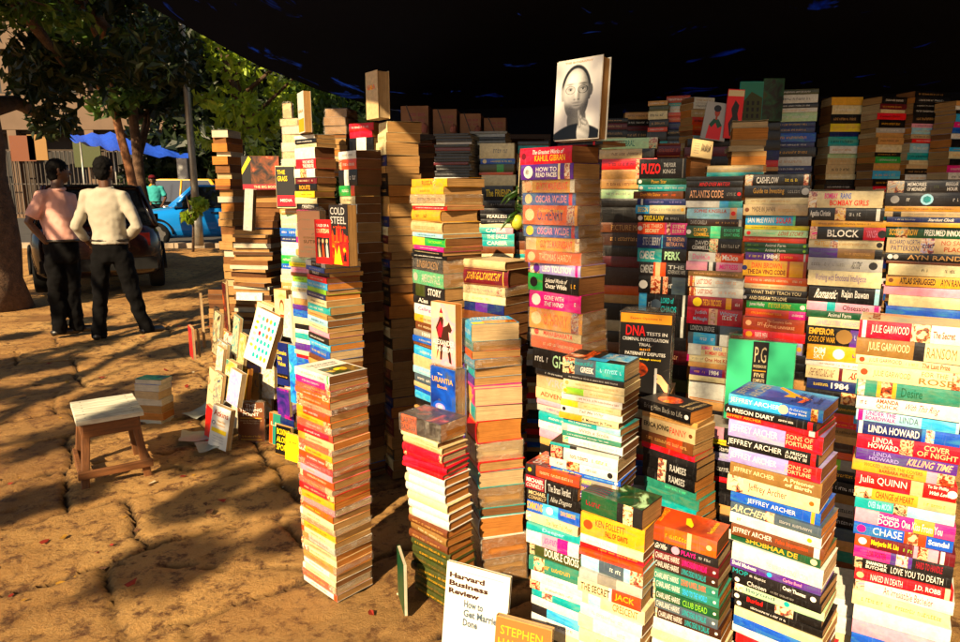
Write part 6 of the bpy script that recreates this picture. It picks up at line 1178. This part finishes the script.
# ------------------------------------------------------------------ lamp pole
pb = at(199, 247, 14.9); e = empty('lamp_pole', loc=(pb.x, 14.9, rise(14.9))); tag(e, 'tall grey steel street pole with a junction box on its side', 'pole')
steel = plain('weathered_steel', (.34, .32, .28, 1), .45, .6, var=.2)
mb = MB(); mb.tube([(0, 0, -.02), (0, 0, 2), (0, 0, 5), (0, 0, 7.5)], [.085, .075, .065, .055], steel, 14); mb.tube([(0, 0, -.02), (0, 0, .9)], [.11, .105], steel, 14); mb.build('shaft', e, smooth=True)
mb = MB(); mb.box(-.30, -.08, -.10, .06, 1.42, 1.86, plain('box_paint', (.42, .42, .40, 1), .5)); mb.box(-.29, -.09, -.105, -.1, 1.45, 1.83, plain('box_door', (.46, .46, .44, 1), .5)); mb.build('junction_box', e)
mb = MB(); mb.tube([(0, 0, 7.4), (-.5, -.2, 7.7), (-1.2, -.5, 7.8)], .03, steel, 8); mb.box(-1.6, -1.1, -.6, -.42, 7.72, 7.82, steel); mb.build('lamp_arm', e)

# ------------------------------------------------------------------ cars
def glass_m():
    return plain('car_glass', (.02, .022, .025, 1), .06, var=.1, bump=0, spec=.8, coat=1)
def car(name, label, loc, rz, paint, roofc=None, group=None, L=4.0, Wd=1.66, H=1.48):
    e = empty(name, loc=loc, rz=rz); tag(e, label, 'car', group); h = Wd/2
    pm_ = plain('car_paint_'+paint, PAL.get(paint, paint), .25, .0, var=.04, scale=2, bump=0, coat=.5); rm = pm_ if not roofc else plain('car_paint_'+roofc, PAL.get(roofc, roofc), .3, var=.04, scale=2, bump=0, coat=1)
    dk_ = plain('black_plastic', (.012, .012, .012, 1), .7, spec=.15); gl = glass_m()
    # body: cross-sections from the front (x = -L/2) to the tail
    prof = [(-.50, .60, .34, .52), (-.485, .80, .24, .66), (-.44, .92, .20, .74), (-.36, .98, .19, .82), (-.22, 1, .19, .90), (-.10, 1, .19, .94), (.15, 1, .19, .96), (.34, 1, .19, .98), (.44, .96, .21, .98), (.485, .86, .26, .92), (.50, .70, .36, .80)]
    rings = []
    for fx, fw, z0, z1 in prof:
        x = fx*L; q = h*fw; rings.append([(x, -q*.86, z0), (x, -q*.97, z0+.06), (x, -q, (z0+z1)/2), (x, -q*.98, z1-.12), (x, -q*.86, z1-.01), (x, -q*.4, z1+.03), (x, q*.4, z1+.03), (x, q*.86, z1-.01), (x, q*.98, z1-.12), (x, q, (z0+z1)/2), (x, q*.97, z0+.06), (x, q*.86, z0)])
    mb = MB(); mb.loft(rings, pm_); o = mb.build('body', e, smooth=True); o.modifiers.new('s', 'SUBSURF').render_levels = 1
    # cabin glass, pillars and roof
    b0, b1, t0, t1 = -.20*L, .43*L, -.05*L, .33*L; zb, zt = .92, H-.05; hw, tw = h*.88, h*.70
    lo = [(b0, -hw, zb), (b1, -hw, zb), (b1, hw, zb), (b0, hw, zb)]; hi = [(t0, -tw, zt), (t1, -tw, zt), (t1, tw, zt), (t0, tw, zt)]
    mb = MB(); mb.loft([lo, hi], gl); g_ = mb.build('windows', e)
    mb = MB(); mb.loft([[(t0-.05, -tw*.97, zt-.01), (t1+.06, -tw*.97, zt-.01), (t1+.06, tw*.97, zt-.01), (t0-.05, tw*.97, zt-.01)], [(t0-.04, -tw, zt+.02), (t1+.05, -tw, zt+.02), (t1+.05, tw, zt+.02), (t0-.04, tw, zt+.02)], [(t0+.1, -tw*.85, zt+.055), (t1-.06, -tw*.85, zt+.055), (t1-.06, tw*.85, zt+.055), (t0+.1, tw*.85, zt+.055)]], rm)
    o = mb.build('roof', e); o.modifiers.new('b', 'BEVEL').width = .02
    mb = MB()
    for s in (-1, 1):
        for (xb, xt, rr_) in ((b0, t0, .035), (.12*L, .13*L, .03), (b1, t1, .05)):
            mb.tube([(xb, s*hw, zb), ((xb+xt)/2, s*(hw+tw)/2*1.01, (zb+zt)/2), (xt, s*tw, zt+.01)], rr_, rm, 8)
        mb.tube([(b0, s*(hw+.005), zb+.01), (b1, s*(hw+.005), zb+.01)], .02, dk_, 6)
    mb.build('pillars', e, smooth=True)
    for s in (-1, 1):
        for fx in (-.31, .31):
            we = MB(); x = fx*L; R_ = .30
            for (ra, rb, y0, y1, m) in ((R_, R_, -.09, .09, dk_),):
                we.loft([[(x+.21*math.cos(k*math.pi/12), s*(h-.10)+y0*1.05, .30+.21*math.sin(k*math.pi/12)) for k in range(24)], [(x+R_*.96*math.cos(k*math.pi/12), s*(h-.10)+y0, .30+R_*.96*math.sin(k*math.pi/12)) for k in range(24)], [(x+R_*math.cos(k*math.pi/12), s*(h-.10)+y0*.7, .30+R_*math.sin(k*math.pi/12)) for k in range(24)],
                         [(x+R_*math.cos(k*math.pi/12), s*(h-.10)+y1*.7, .30+R_*math.sin(k*math.pi/12)) for k in range(24)], [(x+R_*.96*math.cos(k*math.pi/12), s*(h-.10)+y1, .30+R_*.96*math.sin(k*math.pi/12)) for k in range(24)], [(x+.21*math.cos(k*math.pi/12), s*(h-.10)+y1*1.05, .30+.21*math.sin(k*math.pi/12)) for k in range(24)]], dk_)
            wo = we.build('wheel', e, smooth=True)
            hb = MB(); yo = s*(h-.10)+s*.095
            hb.add([(x, yo+s*.006, .30)]+[(x+.20*math.cos(k*math.pi/12)*(1 if k % 4 < 2 else .82), yo, .30+.20*math.sin(k*math.pi/12)*(1 if k % 4 < 2 else .82)) for k in range(24)], [(0, 1+k, 1+(k+1) % 24) for k in range(24)], plain('hub_metal', (.4, .4, .4, 1), .35, .8)); hb.build('hub_cap', wo)
            mb = MB(); mb.tube([(x+.36*math.cos(a), s*(h+.004), .30+.36*math.sin(a)) for a in [math.pi*k/12 for k in range(13)]], .022, dk_, 6); mb.build('wheel_arch', e, smooth=True)
        mb = MB(); mb.loft([[(-.492*L, s*h*.45, .56), (-.492*L, s*h*.78, .58), (-.492*L, s*h*.78, .72), (-.492*L, s*h*.5, .66)], [(-.40*L, s*h*.60, .60), (-.385*L, s*h*.965, .62), (-.385*L, s*h*.95, .80), (-.40*L, s*h*.66, .80)]], plain('lamp_glass', (.75, .74, .68, 1), .12, var=.3, scale=14, coat=1)); mb.build('headlight', e)
        mb = MB(); mb.box(.478*L, .492*L, s*h*.62-.12, s*h*.62+.12, .66, .84, plain('tail_lamp', (.12, .004, .004, 1), .3)); mb.build('tail_light', e)
        mb = MB(); mb.box(-.18*L, -.15*L, s*(h+.0)-.0, s*(h+.13), .93, 1.04, pm_); mb.build('mirror', e)
        mb = MB(); mb.box(.02*L, .07*L, s*(h+.002), s*(h+.016), .78, .81, dk_); mb.build('door_handle', e)
    mb = MB(); mb.box(-.5*L-.012, -.478*L, -.48, .48, .30, .46, dk_); mb.build('grille', e)
    mb = MB(); mb.box(-.5*L-.016, -.5*L-.004, -.24, .24, .47, .55, plain('number_plate', (.6, .5, .1, 1), .5)); mb.build('number_plate', e)
    mb = MB(); mb.box(.49*L, .5*L+.02, -.7, .7, .34, .5, dk_); mb.build('rear_bumper', e)
    return e
cb = at(203, 239, 16.6); car('car', 'bright blue hatchback parked at the kerb behind the lamp pole', (cb.x-.05, 16.9, rise(16.6)-.13), R(28), '1585e0', L=3.7, Wd=1.6, H=1.45)
ct = at(170, 230, 21); car('taxi', 'black and yellow taxi passing beyond the man in teal', (ct.x, 21.3, rise(21)-.13), R(4), 'black', 'gold', 'taxis on the road', L=4.2, H=1.62)
ct = at(232, 230, 22.5); car('taxi', 'black and yellow taxi half hidden by the lamp pole and books', (ct.x, 22.6, rise(22.5)-.13), R(4), 'black', 'gold', 'taxis on the road', L=4.2, H=1.62)
cd = at(92, 300, 9.2); car('car', 'dark maroon car standing behind the two men', (cd.x-.75, 10.8, rise(10)+.0), R(-60), '1a0505', L=3.9, Wd=1.66, H=1.5)

# ------------------------------------------------------------------ building across the road
Yb = 34; wall = plain('shaded_beige_plaster', (.15, .095, .06, 1), .9, var=.18, scale=.6, bump=.3, bd=.02); dkw = plain('dark_opening', (.015, .013, .012, 1), .7); conc = plain('shaded_stained_concrete', (.045, .03, .02, 1), .9, var=.35, scale=.8)  # plaster and concrete colours darkened to stand for shade on the facade
e = empty('office_building', loc=(-20, Yb, .3)); tag(e, 'long beige building with dark recessed windows and a barred ground floor across the road', 'building')
def part(name, fn):
    mb = MB(); fn(mb); o = mb.build(name, e); o.matrix_parent_inverse = Matrix.Translation(-e.location); return o
X0, X1 = -44, -2
part('wall', lambda mb: (mb.box(X0, X1, Yb+1.2, Yb+6, .2, 14, conc)))
part('parapet', lambda mb: mb.box(X0, X1, Yb, Yb+.3, 4.55, 6.25, wall))
part('parapet', lambda mb: mb.box(X0, X1, Yb, Yb+.3, 8.3, 9.9, wall))
part('parapet', lambda mb: mb.box(X0, X1, Yb, Yb+.3, 12, 13.6, wall))
part('floor_slab', lambda mb: mb.box(X0, X1, Yb+.31, Yb+1.19, 4.4, 4.54, conc)); part('floor_slab', lambda mb: mb.box(X0, X1, Yb+.31, Yb+1.19, 8.1, 8.29, conc))
for k in range(11):
    x = X0+2+k*3.8
    part('column', lambda mb: mb.box(x-.22, x+.22, Yb+.02, Yb+.42, .25, 4.54, wall))
    for z in (6.3, 9.95):
        part('column', lambda mb: mb.box(x-.22, x+.22, Yb+.02, Yb+.42, z, z+1.78, wall))
        o = part('window', lambda mb: mb.box(x+.7, x+3.1, Yb+1.12, Yb+1.19, z+.02, z+1.7, dkw))
        m2 = MB(); [m2.box(x+.7+q*.8, x+.75+q*.8, Yb+1.05, Yb+1.11, z+.02, z+1.7, wall) for q in range(4)]; m2.build('frame', o).matrix_parent_inverse = Matrix.Translation(-e.location)
    part('doorway', lambda mb: mb.box(x+.6, x+3.2, Yb+1.1, Yb+1.19, .3, 3.6, dkw))
grm = plain('grille_iron', (.05, .035, .025, 1), .6)
for k in range(6):
    x0 = -32+k*4
    def gfn(mb):
        for i in range(20): mb.box(x0+i*.2, x0+i*.2+.035, Yb-.6, Yb-.56, .45, 3.5, grm)
        for z in (.5, 1.9, 3.45): mb.box(x0, x0+3.85, Yb-.555, Yb-.53, z, z+.06, grm)
    part('window_grille', gfn)
sm = plain('faded_board', (.32, .24, .08, 1), .8)
for i, (px, py, w_, h_, c, lab) in enumerate(((84, 153, 1.3, 1.3, 'olive', 'faded olive notice board on the railings left of the blue awning'), (19, 148, 1.2, 1.2, 'brown', 'brown notice board on the railings at the far left'), (34, 147, .9, 1.2, 'bronze', 'tan notice board right of the brown one'))):
    p = at(px, py, Yb-1); mb = MB(); mb.box(-w_/2, w_/2, -.03, .03, -h_/2, h_/2, cover_mat(c)); o = mb.build('notice_board'); o.location = (p.x, Yb-.72, p.z); tag(o, lab, 'board')
    mb = MB()
# blue awning over a pavement shop
n = NT('blue_tarpaulin'); v = n.obj(False); d = n.n('ShaderNodeBsdfPrincipled'); d.inputs['Base Color'].default_value = (.02, .09, .62, 1); d.inputs['Roughness'].default_value = .35
n.l(n.bump(n.noise(2.5, 4, .6, v, 1), .8, .1), d.inputs['Normal']); n.l(d.outputs[0], n.out.inputs[0]); bt_ = n.m
aw = empty('awning', loc=(at(120, 140, 26).x, 26, .3)); tag(aw, 'bright blue plastic awning slung from poles across the road', 'awning')
mb = MB(); A = [at(68, 135, 26.5), at(112, 133, 26.5), at(188, 154, 26.0)]; Bq = [at(80, 142, 24), at(118, 152, 24), at(194, 160, 24)]; vs = []
for j in range(9):
    for i in range(17):
        t_ = i/16; f_ = lambda Q: Q[0].lerp(Q[1], t_*2.2) if t_ < .4545 else Q[1].lerp(Q[2], (t_-.4545)/.5455); p = f_(A).lerp(f_(Bq), j/8); vs.append((p.x, p.y, p.z-.15*math.sin(math.pi*j/8)+.06*math.sin(i*2)))
mb.add(vs, [(j*17+i, j*17+i+1, (j+1)*17+i+1, (j+1)*17+i) for j in range(8) for i in range(16)], bt_); inv(mb.build('sheet', aw, smooth=True), aw)
for p in (Bq[0], Bq[2], A[1]):
    mb = MB(); mb.tube([(p.x, p.y, .3), (p.x, p.y, p.z)], .03, steel, 8); inv(mb.build('pole', aw, smooth=True), aw)
# ------------------------------------------------------------------ people
skin_m = plain('brown_skin', (.10, .04, .018, 1), .5, var=.12, scale=9, bump=.1)
hair_m = plain('black_hair', (.004, .0035, .0035, 1), .8, var=.3, scale=60, bump=.8, bd=.003, spec=.1)
shoe_m = plain('dark_leather', (.02, .014, .01, 1), .4)
def cloth(name, c, rough=.9): return plain(name, c, rough, var=.08, scale=3, bump=.25, bd=.004, spec=.15)
def remesh(o, vox, sm=6):
    m = o.modifiers.new('r', 'REMESH'); m.mode = 'VOXEL'; m.voxel_size = vox; m.use_smooth_shade = True
    s = o.modifiers.new('s', 'SMOOTH'); s.iterations = sm; s.factor = .5
def folds(o, name, st, sc):
    t = bpy.data.textures.new(name, 'CLOUDS'); t.noise_scale = sc; t.noise_depth = 2
    d = o.modifiers.new('d', 'DISPLACE'); d.texture = t; d.strength = st; d.mid_level = .5; d.texture_coords = 'LOCAL'
def ell(mb, c, rx, ry, rz, m, n=16, k=9, rot=None):
    rings = []
    for i in range(k+1):
        q = -math.pi/2+math.pi*i/k; rings.append([(rx*math.cos(q)*math.cos(2*math.pi*j/n), ry*math.cos(q)*math.sin(2*math.pi*j/n), rz*math.sin(q)) for j in range(n)])
    M = Matrix.Translation(Vector(c)) @ (rot.to_4x4() if rot is not None else Matrix.Identity(4)); mb.loft(rings, m, True, M)
def hand(mb, w_, d, nrm, s=1.0, curl=.5):
    """palm from the wrist w_ along d, five bent fingers"""
    d = Vector(d).normalized(); nrm = Vector(nrm).normalized(); side = d.cross(nrm).normalized(); w_ = Vector(w_)
    p1 = w_+d*.09*s; mb.tube([w_-d*.01, w_+d*.03*s, w_+d*.065*s, p1], [.024*s, .033*s, .038*s, .034*s], skin_m, 10, .55)
    for i, (o_, L_) in enumerate(((-.029, .062), (-.010, .075), (.010, .07), (.028, .055))):
        b = p1+side*o_*s-d*.012; d1 = (d*math.cos(curl*.4)+nrm*math.sin(curl*.4)); d2 = (d*math.cos(curl*1.3)+nrm*math.sin(curl*1.3)); d3 = (d*math.cos(curl*2)+nrm*math.sin(curl*2))
        q1 = b+d1*L_*.5*s; q2 = q1+d2*L_*.35*s; q3 = q2+d3*L_*.25*s; mb.tube([b, q1, q2, q3], [.0095*s, .009*s, .008*s, .006*s], skin_m, 8)
    b = w_+d*.03*s-side*.03*s; t1 = b+(d*.6-side*.8).normalized()*.035*s; t2 = t1+(d*.9-side*.3+nrm*.2).normalized()*.03*s; mb.tube([b, t1, t2], [.012*s, .0105*s, .008*s], skin_m, 8)
def person(label, loc, J, shirt_c, pants_c, sleeve='long', group=None, turn=0, cap=None, head_turn=0, collar=True):
    """J: joints in metres (x right, y away from the viewer, z up); facing away unless turned"""
    e = empty('person', loc=loc, rz=turn); tag(e, label, 'person', group); V = Vector; g_ = {k: V(v) for k, v in J.items()}
    hd = g_['head']; nk = g_['neck']; pv = g_['pelvis']; sh = cloth('shirt_'+shirt_c, shirt_c, .8); pt = cloth('trousers_'+pants_c, pants_c)
    hr = Matrix.Rotation(head_turn, 3, 'Z')
    # body: one continuous surface
    b = MB(); ell(b, hd, .076, .094, .112, skin_m, rot=hr); ell(b, hd+hr @ V((0, .028, -.055)), .052, .062, .062, skin_m, rot=hr)
    b.tube([nk-V((0, 0, .04)), nk+V((0, .005, .03)), hd-V((0, 0, .05))], [.050, .054, .056], skin_m, 12)
    nose = hd+hr @ V((0, .098, -.01)); b.tube([hd+hr @ V((0, .088, .02)), nose, hd+hr @ V((0, .105, -.022)), hd+hr @ V((0, .085, -.034))], [.008, .012, .015, .008], skin_m, 8)
    for s in (-1, 1): b.tube([hd+hr @ V((s*.076, .0, .02)), hd+hr @ V((s*.088, -.01, .025)), hd+hr @ V((s*.086, -.006, -.018)), hd+hr @ V((s*.077, .004, -.03))], [.008, .011, .009, .006], skin_m, 8)
    lip = hd+hr @ V((0, .092, -.055)); b.tube([lip+hr @ V((-.024, -.008, 0)), lip, lip+hr @ V((.024, -.008, 0))], .007, skin_m, 6)
    sl, sr = g_['sL'], g_['sR']; b.tube([pv, pv.lerp(nk, .5), nk-V((0, 0, .06))], [.11, .09, .065], skin_m, 14, .75); b.tube([sl, (sl+sr)/2-V((0, 0, .03)), sr], [.04, .05, .04], skin_m, 10)
    for s in 'LR':
        b.tube([g_['s'+s], g_['s'+s].lerp(g_['e'+s], .5), g_['e'+s], g_['e'+s].lerp(g_['h'+s], .4), g_['h'+s]], [.048, .043, .036, .035, .025], skin_m, 12)
        hd_d = g_.get('d'+s, (g_['h'+s]-g_['e'+s])); hand(b, g_['h'+s], hd_d, g_.get('n'+s, V((0, 1, 0))))
        b.tube([g_['p'+s], g_['k'+s], g_['k'+s].lerp(g_['f'+s], .35), g_['f'+s]+V((0, 0, .09))], [.075, .052, .05, .034], skin_m, 12)
    o = b.build('body', e, smooth=True); remesh(o, .0075, 3)
    fr = hd+hr @ V((0, .075, .012))
    for s in (-1, 1):
        m_ = MB(); ell(m_, fr+hr @ V((s*.032, .008, 0)), .013, .009, .009, plain('eye_white', (.6, .58, .55, 1), .2), 10, 6); ell(m_, fr+hr @ V((s*.032, .0155, 0)), .006, .003, .006, hair_m, 8, 5); m_.build('eye', e, smooth=True)
    # hair
    m_ = MB(); ell(m_, hd+hr @ V((0, -.010, .026)), .083, .096, .096, hair_m, rot=hr); ell(m_, hd+hr @ V((0, -.034, -.030)), .073, .064, .082, hair_m, rot=hr)
    o = m_.build('hair', e, smooth=True); remesh(o, .010, 2); folds(o, 'hairtex', .018, .02)
    if cap:
        m_ = MB(); ell(m_, hd+V((0, 0, .06)), .096, .108, .075, cloth('cap_cloth', cap)); m_.loft([[(hd.x+.09*math.cos(a)*(1), hd.y+.05+.13*math.sin(a), hd.z+.055) for a in [math.pi*k/8 for k in range(9)]], [(hd.x+.09*math.cos(a), hd.y+.05+.13*math.sin(a), hd.z+.063) for a in [math.pi*k/8 for k in range(9)]]], cloth('cap_cloth', cap)); m_.build('cap', e, smooth=True)
    # shirt
    m_ = MB(); wv = g_.get('waist', pv+V((0, 0, .10))); hem = g_.get('hem', pv+V((0, 0, -.01)))
    def tor(c, rx, ry, tilt=0): return [(c[0]+rx*math.cos(a)*(1 if abs(math.cos(a)) < .9 else 1), c[1]+ry*math.sin(a), c[2]+tilt*math.cos(a)) for a in [2*math.pi*k/20 for k in range(20)]]
    hw_ = (sr-sl).length/2; mid = (sl+sr)/2
    m_.loft([tor(hem, .168, .125), tor(wv, .150, .115), tor(wv.lerp(mid, .45), .163, .12), tor(wv.lerp(mid, .8), hw_*1.0, .125), tor(mid+V((0, 0, .012)), hw_*1.0, .105), tor(nk.lerp(mid, .35), hw_*.66, .092), tor(nk.lerp(mid, .1), .072, .068)], sh)
    for s in 'LR':
        S, E_, H_ = g_['s'+s], g_['e'+s], g_['h'+s]
        inn = S.lerp(mid, .35)
        if sleeve == 'long': m_.tube([inn, S, S.lerp(E_, .35), S.lerp(E_, .75), E_, E_.lerp(H_, .35), E_.lerp(H_, .72)], [.064, .064, .056, .052, .051, .047, .038], sh, 14)
        else: m_.tube([inn, S, S.lerp(E_, .4), S.lerp(E_, .80)], [.064, .066, .064, .067], sh, 14)
    o = m_.build('shirt', e, smooth=True); remesh(o, .012, 5); folds(o, 'foldtex', .036, .15)
    if collar:
        m_ = MB(); m_.tube([nk+V((.064*math.cos(a), .062*math.sin(a)-.004, -.012+.010*math.cos(a-1.57))) for a in [2*math.pi*k/18 for k in range(19)]], .016, sh, 8, 1.0); m_.build('collar', e, smooth=True)
    # trousers
    m_ = MB(); m_.loft([tor(pv+V((0, 0, .09)), .158, .115), tor(pv, .160, .122), tor(pv+V((0, 0, -.07)), .160, .12), tor(pv+V((0, 0, -.13)), .13, .11)], pt)
    for s in 'LR':
        P_, K, F = g_['p'+s], g_['k'+s], g_['f'+s]; m_.tube([P_+V((0, 0, .03)), P_.lerp(K, .4), K, K.lerp(F, .5), F+V((0, 0, .05)), F+V((0, 0, .02))], [.092, .086, .070, .066, .068, .070], pt, 14)
    o = m_.build('trousers', e, smooth=True); remesh(o, .014, 5); folds(o, 'foldtex2', .045, .10)
    m_ = MB(); m_.tube([pv+V((.163*math.cos(a), .121*math.sin(a), .085)) for a in [2*math.pi*k/18 for k in range(19)]], .014, shoe_m, 6); m_.build('belt', e, smooth=True)
    for s in 'LR':
        F = g_['f'+s]; dr = g_.get('t'+s, V((0, 1, 0))).normalized(); m_ = MB()
        m_.tube([F-dr*.07+V((0, 0, .035)), F-dr*.02+V((0, 0, .045)), F+dr*.08+V((0, 0, .038)), F+dr*.16+V((0, 0, .028)), F+dr*.19+V((0, 0, .022))], [.034, .042, .044, .042, .022], shoe_m, 12, .8); m_.build('shoe', e, smooth=True)
    return e
def pj(px, py, Y0, dy, org):       # joint seen at a place of the view, dy metres behind Y0
    p = at(px, py, Y0+dy); return (p.x-org[0], p.y-org[1], p.z-org[2])
Y0 = 6.42; og = at(112, 342, Y0); og.z = 0
q = lambda px, py, dy=0: pj(px, py, Y0, dy, og)
person('man in a long-sleeved cream shirt and black trousers seen from behind, hands at his pockets', og,
       dict(head=q(104, 169, .0), neck=q(105, 187, -.01), sL=q(87, 195), sR=q(123, 196), eL=q(76, 227, -.03), eR=q(137, 226, -.03), hL=q(90, 244, .14), hR=q(126, 241, .15), dL=(.3, .5, -.5), dR=(-.3, .5, -.5), nL=(0, .3, 1), nR=(0, .3, 1),
            pelvis=q(111, 249, .01), waist=q(109, 234, 0), hem=q(110, 244, 0), pL=q(101, 258), pR=q(122, 257, .02), kL=q(100, 300, .02), kR=q(134, 297, .05), fL=q(99, 340, .0), fR=q(148, 334, .1), tL=(-.25, .95, 0), tR=(.4, .9, 0)),
       'aca494', '060506', 'long', 'men standing with their backs to the stall', head_turn=R(-10))
Y0 = 6.55; og2 = at(64, 338, Y0); og2.z = 0
q = lambda px, py, dy=0: pj(px, py, Y0, dy, og2)
person('man in a short-sleeved peach shirt, hand on hip, standing left of the other man', og2,
       dict(head=q(58, 171, .03), neck=q(57, 188, .0), sL=q(42, 196, -.08), sR=q(69, 197, .12), eL=q(28, 222, -.16), eR=q(74, 226, .12), hL=q(47, 243, -.10), hR=q(66, 246, .24), dL=(.5, .5, -.3), nL=(0, .3, 1),
            pelvis=q(62, 249, .0), waist=q(60, 233, 0), hem=q(61, 241, 0), pL=q(55, 258, -.03), pR=q(70, 257, .05), kL=q(57, 299, -.02), kR=q(73, 297, .08), fL=q(60, 336, -.03), fR=q(78, 333, .10), tL=(.55, .8, 0), tR=(.65, .75, 0)),
       'dca596', '060506', 'short', 'men standing with their backs to the stall', head_turn=R(-50))
Y0 = 18.6; og3 = at(158, 231, Y0); og3.z = rise(18.6)-.13
sc = lambda x, y, z: (x, y, z)
person('person in a teal shirt and maroon cap standing by the blue car', (og3.x, Y0, og3.z),
       dict(head=(.03, 0, 1.60), neck=(0, 0, 1.44), sL=(-.18, 0, 1.38), sR=(.18, 0, 1.38), eL=(-.27, .03, 1.12), eR=(.25, .06, 1.12), hL=(-.2, .22, .96), hR=(.14, .26, 1.0), pelvis=(0, 0, .93), waist=(0, 0, 1.05), hem=(0, 0, .95), pL=(-.09, 0, .85), pR=(.09, 0, .85), kL=(-.1, .02, .48), kR=(.1, .02, .48), fL=(-.11, 0, .02), fR=(.11, 0, .02)),
       '3aa0a0', '15151a', 'short', None, turn=R(200), cap='5a1018')
